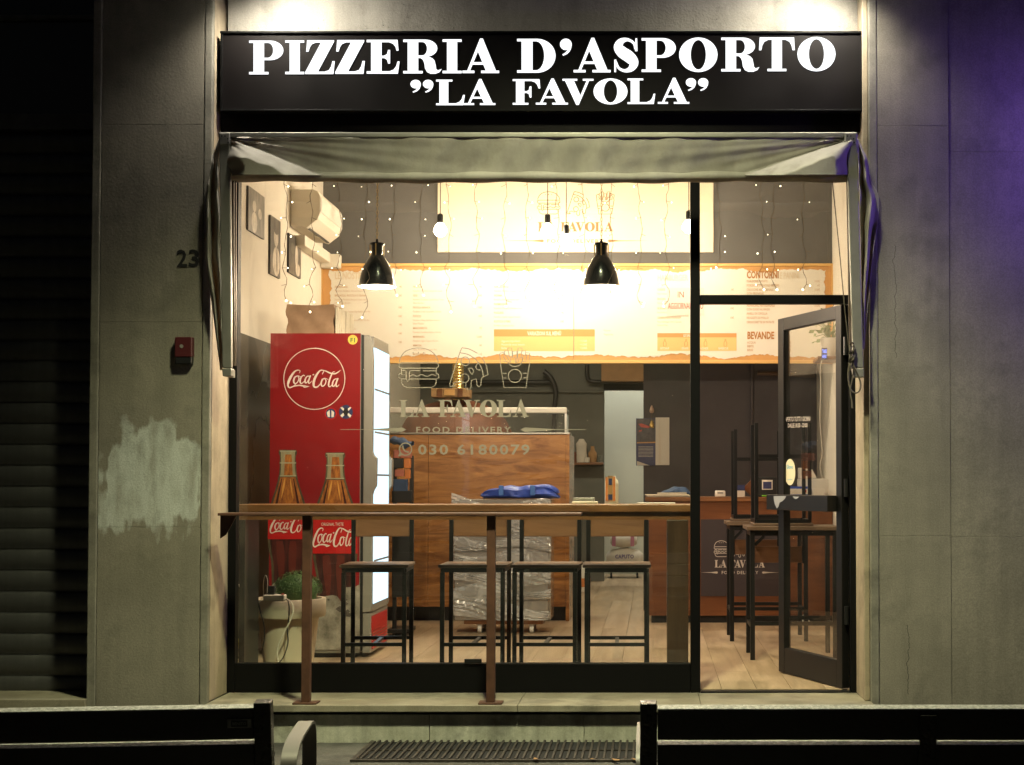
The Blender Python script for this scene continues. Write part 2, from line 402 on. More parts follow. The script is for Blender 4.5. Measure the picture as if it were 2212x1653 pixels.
def node_math(N, L, op, a, b=None, c=None):
    n = N.new('ShaderNodeMath'); n.operation = op
    for i, x in enumerate((a, b, c)):
        if x is None: continue
        if isinstance(x, (int, float)): n.inputs[i].default_value = x
        else: L.new(x, n.inputs[i])
    return n.outputs[0]
def stone_marked(name, patch=None, cracks=()):
    """cladding stone with a roughly brushed-over pale paint patch and/or hairline cracks (object space)"""
    m = mat(name, (.25, .228, .18), .82, var=.22, scale=1.8, bump=.16, bscale=75, detail=5)
    nt = m.node_tree; N = nt.nodes; L = nt.links; b = N['Principled BSDF']
    src = b.inputs['Base Color'].links[0].from_socket
    tc = N.new('ShaderNodeTexCoord'); sx = N.new('ShaderNodeSeparateXYZ'); L.new(tc.outputs['Object'], sx.inputs[0])
    x, z = sx.outputs[0], sx.outputs[2]
    def mixc(src, fac, col):
        mx = N.new('ShaderNodeMix'); mx.data_type = 'RGBA'; L.new(fac, mx.inputs[0]); L.new(src, mx.inputs[6])
        if isinstance(col, tuple): mx.inputs[7].default_value = (*col, 1)
        else: L.new(col, mx.inputs[7])
        return mx.outputs[2]
    if patch:
        cx, cz, hw, hh = patch
        mp = N.new('ShaderNodeMapping'); mp.inputs['Scale'].default_value = (16, 16, 4.5); L.new(tc.outputs['Object'], mp.inputs[0])
        n1 = N.new('ShaderNodeTexNoise'); n1.inputs['Scale'].default_value = 1.; n1.inputs['Detail'].default_value = 6; L.new(mp.outputs[0], n1.inputs[0])
        n2 = N.new('ShaderNodeTexNoise'); n2.inputs['Scale'].default_value = 5.; n2.inputs['Detail'].default_value = 4; L.new(tc.outputs['Object'], n2.inputs[0])
        dx = node_math(N, L, 'DIVIDE', node_math(N, L, 'ABSOLUTE', node_math(N, L, 'SUBTRACT', x, cx)), hw)
        dzr = node_math(N, L, 'DIVIDE', node_math(N, L, 'SUBTRACT', z, cz), hh)
        # narrower towards the top, like the photograph's patch
        top = node_math(N, L, 'MULTIPLY', node_math(N, L, 'MAXIMUM', node_math(N, L, 'SUBTRACT', dzr, .25), 0.0), .95)
        d = node_math(N, L, 'MAXIMUM', node_math(N, L, 'ADD', dx, top), node_math(N, L, 'ABSOLUTE', dzr))
        d = node_math(N, L, 'ADD', d, node_math(N, L, 'MULTIPLY', node_math(N, L, 'SUBTRACT', n1.outputs[0], .5), 1.25))
        d = node_math(N, L, 'ADD', d, node_math(N, L, 'MULTIPLY', node_math(N, L, 'SUBTRACT', n2.outputs[0], .5), 1.15))
        mr = N.new('ShaderNodeMapRange'); mr.inputs[1].default_value = 1.02; mr.inputs[2].default_value = .86; L.new(d, mr.inputs[0])
        st = N.new('ShaderNodeMapRange'); st.inputs[1].default_value = .30; st.inputs[2].default_value = .55; st.inputs[3].default_value = .30; st.inputs[4].default_value = .92; L.new(n1.outputs[0], st.inputs[0])
        src = mixc(src, node_math(N, L, 'MULTIPLY', mr.outputs[0], st.outputs[0]), (.58, .61, .57))
    for cx, z0, z1, w in cracks:
        n3 = N.new('ShaderNodeTexNoise'); n3.noise_dimensions = '1D'; n3.inputs['Scale'].default_value = 9.; n3.inputs['Detail'].default_value = 6
        L.new(z, n3.inputs['W'])
        xx = node_math(N, L, 'ADD', cx, node_math(N, L, 'MULTIPLY', node_math(N, L, 'SUBTRACT', n3.outputs[0], .5), .06))
        near = node_math(N, L, 'LESS_THAN', node_math(N, L, 'ABSOLUTE', node_math(N, L, 'SUBTRACT', x, xx)), w)
        inz = node_math(N, L, 'MULTIPLY', node_math(N, L, 'GREATER_THAN', z, z0), node_math(N, L, 'LESS_THAN', z, z1))
        src = mixc(src, node_math(N, L, 'MULTIPLY', near, inz), (.05, .045, .035))
    L.new(src, b.inputs['Base Color'])
    return grime(m, .15, .24, .22)

# ------------------------------------------------------------------ lettering
def ell(cx, cy, rx, ry, a0, a1, n=14):
    return [(cx + rx * math.cos(R(a0 + (a1 - a0) * i / n)), cy + ry * math.sin(R(a0 + (a1 - a0) * i / n))) for i in range(n + 1)]
SER = [(0,100),(0,93),(13,93),(13,7),(0,7)]
def comma(x0):
    return [(x0 + x, y) for x, y in ell(42, 66, 40, 34, 200, -12, 20) + [(79, 46), (69, 25), (50, 8), (24, -2), (18, 5), (40, 17), (53, 30)] + ell(42, 66, 40, 34, -72, -152, 8)]
GLY = {
 'I': [[(0,0),(56,0),(56,7),(43,7),(43,93),(56,93),(56,100)] + SER],
 'P': [[(0,0),(57,0),(57,7),(44,7),(44,42),(62,42)] + ell(62,71,39,29,-88,88) + [(62,100)] + SER, [(44,49)] + ell(55,71,16,22,-90,90) + [(44,93)]],
 'R': [[(0,0),(57,0),(57,7),(44,7),(44,46),(52,45),(58,40),(62,30),(64,15),(70,4),(80,-1),(95,-1),(107,4),(113,13),(108,11),(102,9),(97,13),(95,26),(92,38),(85,45),(74,49.5)] + ell(64,74.5,36,25.5,-70,88) + [(64,100)] + SER, [(44,53)] + ell(56,73,14,20,-90,90) + [(44,93)]],
 'D': [[(0,0),(58,0)] + ell(58,50,54,50,-88,88,22) + [(58,100)] + SER, [(45,7)] + ell(55,50,24,43,-90,90,18) + [(45,93)]],
 'O': [ell(55.5,50,55.5,51,0,350,35), ell(55.5,50,22,44,0,345,23)],
 'E': [[(0,0),(92,0),(97,36),(91,36),(87,22),(80,12),(68,7),(44,7),(44,46),(52,46),(60,41),(63,30),(69,30),(69,70),(63,70),(60,58),(52,53),(44,53),(44,93),(66,93),(78,88),(85,79),(88,68),(94,68),(91,100)] + SER],
 'F': [[(0,0),(62,0),(62,7),(46,7),(46,46),(56,46),(64,41),(67,28),(74,28),(74,72),(67,72),(64,58),(56,53),(46,53),(46,93),(74,93),(88,88),(97,78),(102,64),(109,64),(106,100)] + SER],
 'L': [[(0,0),(107,0),(113,40),(106,40),(101,24),(92,13),(78,7),(48,7),(48,93),(64,93),(64,100)] + SER],
 'T': [[(25,0),(81,0),(81,7),(68,7),(68,93),(78,93),(90,87),(96,76),(99,62),(106,62),(104,100),(2,100),(0,62),(7,62),(10,76),(16,87),(28,93),(38,93),(38,7),(25,7)]],
 'Z': [[(0,0),(84,0),(88,38),(81,38),(77,22),(70,11),(58,7),(38,7),(86,96),(86,100),(6,100),(3,66),(10,66),(14,79),(20,88),(32,93),(47,93),(0,5)]],
 'A': [[(0,0),(35,0),(35,7),(22,7),(29.5,25),(61.5,25),(69,7),(55,7),(55,0),(108,0),(108,7),(99,7),(60,102),(52,102),(14,7),(0,7)], [(32.5,32),(58.5,32),(45.5,64)]],
 'V': [[(0,100),(0,93),(10,93),(54,-2),(64,-2),(105,93),(122,93),(122,100),(80,100),(80,93),(95,93),(70.5,35),(45,93),(58,93),(58,100)]],
 "'": [comma(0)], '"': None, 'S': None}
def ribbon(pts):
    """(x, y, width) centre line -> outline polygon"""
    L, Rr = [], []
    n = len(pts)
    for i in range(n):
        a = pts[max(i - 1, 0)]; b = pts[min(i + 1, n - 1)]
        tx, ty = b[0] - a[0], b[1] - a[1]; l = math.hypot(tx, ty) or 1
        w = pts[i][2] / 2; nx, ny = -ty / l * w, tx / l * w
        L.append((pts[i][0] + nx, pts[i][1] + ny)); Rr.append((pts[i][0] - nx, pts[i][1] - ny))
    return L, Rr
def smooth(pts, k=5):
    out = []; n = len(pts)
    for i in range(n - 1):
        p0, p1, p2, p3 = pts[max(i-1,0)], pts[i], pts[i+1], pts[min(i+2,n-1)]
        for j in range(k):
            t = j / k
            out.append(tuple(.5*((2*b)+(c-a)*t+(2*a-5*b+4*c-d)*t*t+(-a+3*b-3*c+d)*t**3) for a,b,c,d in zip(p0,p1,p2,p3)))
    out.append(tuple(pts[-1])); return out
S_LINE = smooth([(65,68,6),(60,86,7),(42,96,9),(24,91,18),(16,75,27),(27,59,33),(47,45,34),(60,28,28),(53,11,18),(35,4,9),(17,12,7),(9,30,6)], 5)
def glyph_into(mb, ch, m):
    """m(x01, y01, d): unit box -> 3-D"""
    if ch == 'S':
        L_, R_ = ribbon(S_LINE)
        for poly, dz in (([*L_, *R_[::-1]], 0), ([(64,62),(71,62),(70,100),(65,100)], .03), ([(4,0),(9,0),(10,37),(4,37)], .03)):
            mb.prism([poly], lambda x, y, d, dz=dz: m(x / 75, y / 100, d + dz if d == 0 else d))
        return
    if ch == '"':
        for x0 in (0, 96): mb.prism([comma(x0)], lambda x, y, d: m(x / 178, y / 100, d))
        return
    g = GLY[ch]; w = max(p[0] for p in g[0])
    if ch == "'": w = 82
    mb.prism(g, lambda x, y, d: m(x / w, y / 100, d))
def word_into(mb, items, Y, th):
    for ch, u0, u1, v0, v1 in items:
        glyph_into(mb, ch, lambda x, y, d: P(u0 + (u1 - u0) * x, v1 - (v1 - v0) * y, Y) + Vector((0, th * d, 0)))
FAV = [('L',0,62),('A',60,128),('F',165.5,225),('A',215.5,285),('V',273,340),('O',340,413.5),('L',413.5,473.5),('A',479,547)]
def la_favola(mb, u0, v0, u1, v1, Y, th=.002):
    k = (u1 - u0) / 547.
    word_into(mb, [(c, u0 + a * k, u0 + b * k, v0, v1) for c, a, b in FAV], Y, th)

_txt = {}
def text_geo(body, bold=0., space=1.):
    key = (body, bold, space)
    if key not in _txt:
        c = bpy.data.curves.new('txt', 'FONT'); c.body = body; c.size = 1.0; c.offset = bold; c.space_character = space; c.resolution_u = 2
        o = bpy.data.objects.new('txt', c); me = bpy.data.meshes.new_from_object(o)
        _txt[key] = ([(v.co.x, v.co.y) for v in me.vertices], [tuple(p.vertices) for p in me.polygons])
        bpy.data.objects.remove(o); bpy.data.curves.remove(c); bpy.data.meshes.remove(me)
    return _txt[key]
def text_fit(mb, body, u0, v0, u1, v1, Y, bold=0., space=1., f=None):
    vs, fs = text_geo(body, bold, space)
    x0 = min(v[0] for v in vs); x1 = max(v[0] for v in vs); y0 = min(v[1] for v in vs); y1 = max(v[1] for v in vs)
    f = f or (lambda u, v: P(u, v, Y))
    mb.add([f(u0 + (x - x0) / (x1 - x0) * (u1 - u0), v1 - (y - y0) / (y1 - y0) * (v1 - v0)) for x, y in vs], fs)
def text_line(mb, body, u, v, h, cond, Y, bold=0., right=False):
    """cap height h (grid px), baseline at v"""
    vs, fs = text_geo(body, bold); k = h / .72
    w = max(x for x, y in vs) * k * cond; u0 = u - w if right else u
    mb.add([P(u0 + x * k * cond, v - y * k, Y) for x, y in vs], fs)

def stroke_into(mb, pts, w, m, sm=True, closed=False, dz=0.):
    q = [(p[0], p[1], p[2] if len(p) > 2 else w) for p in pts]
    if closed: q.append(q[0])
    if sm and len(q) > 2: q = smooth(q, 5)
    L_, R_ = ribbon(q); k = len(mb.v)
    for a, b in zip(L_, R_): mb.v.append(tuple(m(a[0], a[1], dz))); mb.v.append(tuple(m(b[0], b[1], dz)))
    for i in range(len(L_) - 1): mb.f.append((k + 2*i, k + 2*i + 1, k + 2*i + 3, k + 2*i + 2))
def circ(cx, cy, r, n=28): return [(cx + r * math.cos(2*math.pi*i/n), cy + r * math.sin(2*math.pi*i/n)) for i in range(n + 1)]
ICON = {
 'burger': ((203, 200, 562, 556), [
  ([(215,330),(222,295),(260,240),(320,212),(385,204),(450,213),(510,245),(546,292),(556,330)],1),
  ([(338,240),(333,252)],0),([(381,238),(381,254)],0),([(427,240),(433,252)],0),
  ([(230,335),(540,335),(557,345),(557,372),(540,382),(230,382),(211,372),(211,345),(230,335)],0),
  ([(240,400),(265,400),(273,412),(273,478),(286,500),(300,488),(303,418),(314,404),(400,404)],0),([(418,405),(536,405)],0),
  ([(233,385),(234,440),(262,441)],0),([(539,385),(540,438)],0),
  ([(305,452),(335,440),(370,456),(410,438),(455,456),(500,438),(540,452)],1),
  ([(228,425),(208,440),(208,464),(228,477),(270,478)],0),([(542,425),(560,440),(560,465),(540,478),(305,478)],0),
  ([(232,482),(234,510),(250,537),(280,553),(498,553),(526,537),(538,508),(538,482)],0)]),
 'pizza': ((650, 202, 1003, 570), [
  ([(765,204),(830,215),(905,252)],1),([(950,298),(985,360),(1000,440),(946,460)],0),
  ([(765,204),(745,250),(655,520),(660,541),(690,542),(712,532)],0),
  ([(750,248),(820,262),(880,300),(925,350),(948,400),(957,455)],1),
  (circ(795,322,38),0),(circ(790,470,38),0),([(925,345),(902,345),(891,370),(903,393),(935,398)],1),
  ([(820,385),(856,382),(872,410),(857,438),(838,415),(820,385)],0),
  ([(684,541),(690,512),(720,500),(760,516),(800,505),(801,552),(818,569),(838,566),(847,548),(849,490),(895,475),(901,530),(918,545),(935,533),(941,470),(957,458)],0)]),
 'fries': ((1095, 204, 1367, 558), [
  ([(1165,325),(1100,325),(1135,555),(1330,555),(1365,325),(1292,325)],0),([(1168,328),(1190,358),(1232,370),(1275,358),(1295,328)],1),
  (circ(1232,453,58),0),([(1122,430),(1158,430)],0),([(1128,470),(1155,470)],0),([(1305,430),(1342,430)],0),([(1308,470),(1338,470)],0),
  ([(1103,318),(1097,256),(1130,245),(1138,270)],0),([(1150,320),(1130,285),(1155,272),(1190,335)],0),([(1140,268),(1140,236),(1170,225),(1185,290)],0),
  ([(1165,222),(1172,208),(1204,208),(1210,290)],0),([(1195,335),(1195,292),(1234,288),(1238,340)],0),([(1212,285),(1212,238),(1250,235),(1250,340)],0),
  ([(1255,300),(1260,208),(1296,208),(1295,230),(1285,300)],0),([(1265,330),(1268,295),(1300,292),(1296,330)],0),([(1290,236),(1328,232),(1325,275)],0),
  ([(1300,320),(1308,268),(1338,272),(1330,320)],0),([(1330,250),(1365,252),(1358,318)],0)])}
def icon_into(mb, key, u0, v0, u1, v1, Y, w=7.5):
    (a0, b0, a1, b1), st = ICON[key]
    for i, (pts, sm) in enumerate(st):
        stroke_into(mb, pts, w, lambda x, y, d, i=i: P(u0 + (x - a0) / (a1 - a0) * (u1 - u0), v0 + (y - b0) / (b1 - b0) * (v1 - v0), Y - .0002 * (i % 5)), bool(sm))
# script lettering on the drinks fridge, as brush strokes (x, y, width) in a 500 x 165 box
COLA = [
 [(112,30,6),(118,10,8),(100,3,9),(70,14,14),(38,52,22),(12,102,24),(4,138,17),(20,158,12),(52,148,9),(84,122,5)],
 [(20,158,8),(60,146,10),(110,138,12),(150,143,12),(205,148,3)],[(150,140,9),(160,156,8),(205,146,2)],
 [(98,52,8),(70,66,14),(58,98,17),(68,122,11),(92,112,9),(108,78,11),(98,54,8),(124,62,5)],
 [(160,56,10),(150,48,8),(128,68,14),(118,104,16),(132,122,10),(162,98,5)],
 [(208,58,8),(186,58,9),(168,82,14),(166,112,14),(182,112,9),(206,74,7)],[(216,50,13),(198,100,14),(204,120,10),(232,98,4)],
 [(236,44,12),(250,42,12)],
 [(326,40,7),(340,12,8),(322,3,9),(296,16,14),(264,62,22),(246,112,25),(250,148,18),(280,152,12),(312,118,7),(324,80,5)],
 [(322,3,6),(356,10,10),(398,28,13),(440,36,11),(470,24,10),(498,4,4)],
 [(348,74,8),(326,90,14),(316,122,16),(326,146,11),(350,132,9),(362,98,11),(350,76,8),(384,86,4)],
 [(446,20,5),(428,20,8),(410,52,13),(392,100,16),(386,138,14),(400,150,9),(428,122,4)],
 [(464,80,8),(440,86,10),(424,116,15),(424,144,12),(442,140,9),(462,100,7)],[(474,74,14),(456,124,14),(462,150,10),(486,132,4)]]
def cola_into(mb, u0, v0, u1, v1, Y, k=1.0):
    for i, st in enumerate(COLA):
        stroke_into(mb, [(x, y, w * k) for x, y, w in st], 1, lambda x, y, d, i=i: P(u0 + x / 500 * (u1 - u0), v0 + y / 160 * (v1 - v0), Y - .0002 * (i % 4)))

# ================================================================== SETTING
XL, XR = P(349, HOR, 0).x, P(1987, HOR, 0).x           # side walls of the room
YP = -0.35                                               # front plane of the stone piers
CEIL = 4.05
pv = MB().box(-40, 40, -60, -0.42, -.1, 0).obj('pavement', M['pave']); pv['kind'] = 'structure'

# stone step with marble sill slabs
st = thing('stone_step', 'pale marble step and sill under the shop front', 'step', (P(900, 1597, -.42).x, -.42, 0))
xs0, xs1 = P(452, 1500, YP).x, P(1884, 1500, YP).x
MB().box(xs0 - .02, xs1 + .02, -.40, .06, -.05, FL - .075).obj('riser_core', M['marble'], st)
cuts = [xs0] + [P(u, 1560, -.42).x for u in (590, 928, 1262, 1610)] + [xs1]
for a, b in zip(cuts[:-1], cuts[1:]):
    MB().box(a + .0015, b - .0015, -.425, -.40, -.05, FL - .066).obj('riser_slab', M['marble'], st, bevel=.002)
cuts = [xs0] + [P(u, 1520, -.46).x for u in (1118, 1514)] + [xs1]
for a, b in zip(cuts[:-1], cuts[1:]):
    MB().box(a + .001, b - .001, -.465, .06, FL - .047, FL - .012).obj('sill_slab', M['sill'], st, bevel=.003)
MB().box(xs0, xs1, -.41, .05, FL - .066, FL - .047).obj('shadow_joint', M['void'], st)

# interior floor: planks running away from the window
fl = MB().box(XL - .05, XR + .05, .06, 10.9, 0, FL - .012).obj('shop_floor', M['floor3']); fl['kind'] = 'structure'
pw = .192; nx = int((XR - XL) / pw) + 1
PL = {}
for i in range(nx):
    x0 = XL + i * pw; x1 = min(x0 + pw, XR)
    if x1 - x0 < .02: continue
    y = .065 - random.random() * .9
    while y < 10.6:
        L_ = 1.38
        a, b = max(y, .065), min(y + L_, 10.6)
        if b - a > .1:
            MB().box(x0 + .0012, x1 - .0012, a + .001, b - .001, FL - .011, FL).obj('plank', random.choice((M['floor1'], M['floor2'], M['floor3'])), fl)
        y += L_
def structure(name, m, *boxes):
    mb = MB()
    for b in boxes: mb.box(*b)
    o = mb.obj(name, m); o['kind'] = 'structure'; return o
structure('ceiling', M['ceil'], (XL, XR, .05, 10.8, CEIL, CEIL + .15))
wl_ = structure('wall_left', M['cream'], (XL - .2, XL, .15, 10.8, 0, CEIL))
structure('wall_right', M['cream'], (XR, XR + .2, .15, 10.8, 0, CEIL))
def Ywall(u, X=XL, v=700):
    d = ray(u, v); return CAMY + d.y * X / d.x
wz = P(517, 720, Ywall(517, v=720)).z
MB().box(XL, XL + .022, .16, 4.0, FL, wz).obj('wainscot', M['wain'], wl_, bevel=.004)
YB = 4.0                                                 # bulkhead carrying the menu
bz = P(1000, 780, YB).z
structure('wall_bulkhead', M['grey'], (XL, XR, YB, YB + .12, bz, CEIL))
YD = 5.2
xd = P(1390, 950, YD).x
structure('wall_partition', M['darkwall'], (xd, XR, YD, YD + .12, FL, CEIL))
YK = 9.2
xk = P(1305, 1000, YK).x; xk2 = P(1660, 1000, YK).x
structure('wall_back', M['kgrey'], (XL, xk, YK, YK + .12, FL, CEIL), (xk, XR, YK, YK + .12, P(1340, 843, YK).z, CEIL))
structure('wall_far', M['pale'], (XL, XR, 10.6, 10.75, FL, CEIL))

# ================================================================== FACADE
XPL0, XPL1 = P(193, 900, YP).x, P(453, 900, YP).x
XPR0, XPR1 = P(1879, 900, YP).x, P(1879, 900, YP).x + 2.6
ZT = 4.6
zj = [-.02] + [P(300, v, YP).z for v in (1139, 696, 270)] + [ZT]
pl = thing('stone_pier', 'left stone pier with brushed pale paint patch between shutter and window', 'pier', ((XPL0 + XPL1) / 2, YP, 0))
pcx = P(330, 1020, YP)
mk = stone_marked('stone_painted', patch=(pcx.x - pl.location.x, pcx.z, .30, .30))
for i in range(4):
    MB().box(XPL0 + .05, XPL1 - .045, YP, .15, zj[i] + .001, zj[i + 1] - .0003).obj('stone_slab', mk, pl, bevel=.0012)
MB().box(XPL0, XPL0 + .047, YP - .004, .15, -.02, ZT).obj('edge_strip', M['stone2'], pl, bevel=.006)
MB().box(XPL1 - .042, XPL1, YP - .003, .15, -.02, ZT).obj('corner_strip', M['stone2'], pl, bevel=.006)
# painted reveal on the window side of the pier
XW0 = P(484, 1200, 0).x
MB().box(XPL1 + .0005, XW0 + .02, YP + .03, .14, FL - .01, ZT).obj('painted_reveal', M['reveal'], pl, bevel=.004)
MB().box(XL - .3, XPL0 + .02, .0, .15, 0, ZT).obj('inner_return', M['stone'], pl)

pr = thing('stone_pier', 'right stone pier of tall cracked slabs tinted violet at the top', 'pier', (XPR0 + 1, YP, 0))
xj = P(2053, 900, YP).x
crx = P(1990, 1370, YP)
mk2 = stone_marked('stone_cracked', cracks=((P(1962, 1400, YP).x - pr.location.x, P(1962, 1500, YP).z, P(1962, 1350, YP).z, .0016), (P(2053, 1, YP).x - pr.location.x - .3, 2.0, 2.6, .0012)))
zr = [[-.02] + [P(1960, v, YP).z for v in (1158, 272)] + [ZT], [-.02] + [P(2130, v, YP).z for v in (1160, 327)] + [ZT]]
for k, (xa, xb) in enumerate(((XPR0 + .047, xj - .001), (xj + .001, XPR1))):
    for a, b in zip(zr[k][:-1], zr[k][1:]):
        MB().box(xa, xb, YP + (.0 if k == 0 else .004), .15, a + .0005, b - .0005).obj('stone_slab', mk2, pr, bevel=.0012)
MB().box(XPR0, XPR0 + .045, YP - .003, .15, -.02, ZT).obj('corner_strip', M['stone2'], pr, bevel=.006)
XW1 = P(1857, 1200, 0).x
MB().box(XW1 - .02, XPR0 - .0005, YP + .03, .14, FL - .01, ZT).obj('painted_reveal', M['reveal'], pr, bevel=.004)

# lintel above the sign
YLn = -.14
lt = thing('lintel_wall', 'rough plastered wall strip above the black sign', 'wall', ((XPL1 + XPR0) / 2, YLn, P(1100, 68, YLn).z - .2))
MB().box(XPL1 + .02, XPR0 - .02, YLn, .15, P(1100, 270, 0).z, ZT).obj('plaster', M['lintel'], lt)
MB().box(XPL1, XPR0, .15, .25, P(1100, 300, 0).z, ZT).obj('inner_beam', M['ceil'], lt)
mb = MB()
for i in range(60):        # flaking paint, dust and cobweb scraps stuck to the plaster above the sign
    u = random.uniform(480, 1855); v = random.choice((random.uniform(55, 66), random.uniform(0, 66)))
    p = P(u, v, YLn - .001); a = random.uniform(0, 6.28); l = random.uniform(.004, .014)
    q = p + Vector((math.cos(a) * l, -random.uniform(.002, .008), math.sin(a) * l * .6))
    mb.tube([p, (p + q) / 2 + Vector((0, -.002, .002)), q], [.0022, .0014, .0005], 5)
mb.obj('plaster_flake', M['lintel'], lt, kind='stuff')

# house number and red box
hn = thing('house_number', 'small black number 23 on the left pier', 'house number', P(411, 578, YP))
for ch, a, b in (('2', 382, 404), ('3', 408, 430)):
    mb = MB(); text_fit(mb, ch, a, 539, b, 577, YP - .006, bold=.02)
    k = len(mb.v); n = len(mb.f); mb.v += [(x, y + .0055, z) for x, y, z in mb.v]
    ed = {}
    for f in mb.f[:n]:
        for i in range(len(f)):
            e = (f[i], f[(i + 1) % len(f)]); key = tuple(sorted(e)); ed[key] = None if key in ed else e
    mb.f += [(e[0], e[1], e[1] + k, e[0] + k) for e in ed.values() if e]
    mb.obj('digit', M['digit'], hn)
rb = thing('call_box', 'small dull red box mounted on the left pier', 'call box', P(396, 786, YP))
MB().pbox(377, 728, 414, 771, YP - .05, YP - .0005).obj('cover', M['redbox'], rb, bevel=.004)
MB().pbox(378, 771.5, 413, 786, YP - .045, YP - .0005).obj('base', M['black'], rb, bevel=.004)
mb = MB()
for r_ in range(1): mb.poly([(a, b) for a, b in circ(392, 748, 4, 16)[:-1]], YP - .0525, .002)
mb.obj('button', M['fgrey'], rb)

# roller shutter at the left
YS = -.03
sh = thing('roller_shutter', 'dark ribbed roller shutter closed at the far left', 'shutter', (P(90, 1500, YS).x, YS, FL))
xsh0, xsh1 = P(-260, 900, YS).x, XPL0 + .012
zb, zt = P(90, 1503, YS).z, P(90, 285, YS).z
n = 27; h = (zt - zb) / n
sm = None
for i in range(n):
    z0 = zb + i * h
    if sm is None:
        prof = [(-.002, 0), (-.004, .10), (-.014, .22), (-.018, .5), (-.014, .80), (-.004, .92), (.004, .95), (.004, 1.0)]
        m_ = MB()
        m_.grid(1, len(prof) - 1, lambda a, b: (xsh0 + a * (xsh1 - xsh0), YS + prof[round(b * (len(prof) - 1))][0], z0 + h * prof[round(b * (len(prof) - 1))][1]))
        m_.box(xsh0, xsh1, YS + .005, YS + .012, z0, z0 + h)
        sm = m_.obj('slat', M['shutter'], sh, smooth=True); base_z = z0
    else:
        c = sm.copy(); C.objects.link(c); c.parent = sh; c.location = (0, 0, z0 - base_z)
MB().box(xsh0, xsh1, YS - .045, YS + .03, zt + .002, P(90, 249, YS).z).obj('housing', M['shutter'], sh, bevel=.004)
MB().box(xsh0, xsh1, YS + .0, YS + .03, P(90, 249, YS).z + .001, P(90, 46, YS).z).obj('transom_panel', M['shglass'], sh)
MB().box(xsh0, xsh1, YS - .035, YS + .03, P(90, 46, YS).z + .001, P(90, 36, YS).z).obj('cross_bar', M['shutter'], sh, bevel=.004)
MB().box(xsh0, xsh1, YS + .0, YS + .03, P(90, 36, YS).z + .001, ZT).obj('transom_panel', M['shglass'], sh)
MB().box(xsh1 - .03, xsh1 + .001, YS - .05, YS - .022, zb, zt).obj('guide_rail', M['shutter'], sh, bevel=.003)
ls = thing('stone_step', 'low pale stone sill below the roller shutter', 'step', (P(90, 1525, -.38).x, -.38, 0))
MB().box(xsh0, XPL0 + .002, -.375, YS + .02, -.02, P(90, 1511, -.375).z).obj('sill_slab', M['sill'], ls, bevel=.004)

# ================================================================== SIGN
YSG = -.30
sg = thing('shop_sign', 'black fascia sign with lit white serif letters above the awning', 'sign', P(1166, 285, YSG))
MB().pbox(476, 70, 1865, 239, YSG, YLn - .001).obj('face_panel', M['signblk'], sg, bevel=.003)
MB().pbox(477, 241, 1864, 286, YSG + .07, YLn + .05).obj('lower_fascia', M['signblk'], sg, bevel=.003)
MB().pbox(475, 236, 1866, 240.5, YSG - .008, YSG + .05).obj('bottom_trim', M['blk'], sg, bevel=.002)
MB().pbox(475, 67, 1866, 72, YSG - .010, YSG + .05).obj('top_trim', M['blk'], sg, bevel=.002)
for a, b in ((475, 481), (1859, 1866)): MB().pbox(a, 72.4, b, 235.5, YSG - .006, YSG + .03).obj('side_trim', M['blk'], sg, bevel=.002)
tl = lambda u: -(u - 1166) * .0062            # the lettering climbs slightly to the right
ROW1 = [('P',538,612),('I',616,657),('Z',659,723),('Z',724,788),('E',792,863),('R',871,954),('I',956,997),('A',999,1078),('D',1117,1200),("'",1209,1235),('A',1239,1319),('S',1324,1380),('P',1386,1460),('O',1467,1550),('R',1558,1640.5),('T',1639.5,1717),('O',1722.5,1805)]
ROW2 = [('"',886,936),('L',942,1004),('A',1002,1070),('F',1107.5,1167),('A',1157.5,1227),('V',1215,1282),('O',1282,1355.5),('L',1355.5,1415.5),('A',1421,1489),('"',1481,1530)]
for row, v0, v1 in ((ROW1, 84, 157), (ROW2, 171, 226)):
    for ch, a, b in row:
        mb = MB(); dv = tl((a + b) / 2); t0, t1 = v0 + dv, v1 + dv
        if ch == "'": t1 = t0 + 36
        if ch == '"': t1 = t0 + 27
        glyph_into(mb, ch, lambda x, y, d: P(a + (b - a) * x, t1 - (t1 - t0) * y, YSG - .0035) + Vector((0, .003 * d, 0)))
        mb.obj('letter', M['letter'], sg)
mb = MB()
for i in range(26):
    u = random.uniform(480, 1858); p = P(u, 68, YSG - .004); r_ = random.uniform(.004, .012)
    mb.lathe(p.x, p.y + random.uniform(0, .04), [(0, p.z), (r_, p.z), (r_ * .6, p.z + r_ * .5), (0, p.z + r_ * .6)], 6)
mb.obj('debris', M['lintel'], sg, kind='stuff')
for i, p in enumerate(WALLAMPS):
    f = thing('floodlight', ('wall floodlight above the left end of the sign', 'wall floodlight above the right end of the sign')[i], 'lamp', (p[0], p[1], p[2] + .02))
    MB().box(p[0] - .09, p[0] + .09, p[1] - .05, p[1] + .05, p[2] + .035, p[2] + .075).obj('housing', M['black'], f, bevel=.006)
    MB().box(p[0] - .075, p[0] + .075, p[1] - .04, p[1] + .04, p[2] + .025, p[2] + .0345).obj('lens', M['lampon'], f)
    MB().box(p[0] - .015, p[0] + .015, p[1] + .05, YLn - .0, p[2] + .045, p[2] + .065).obj('arm', M['black'], f)

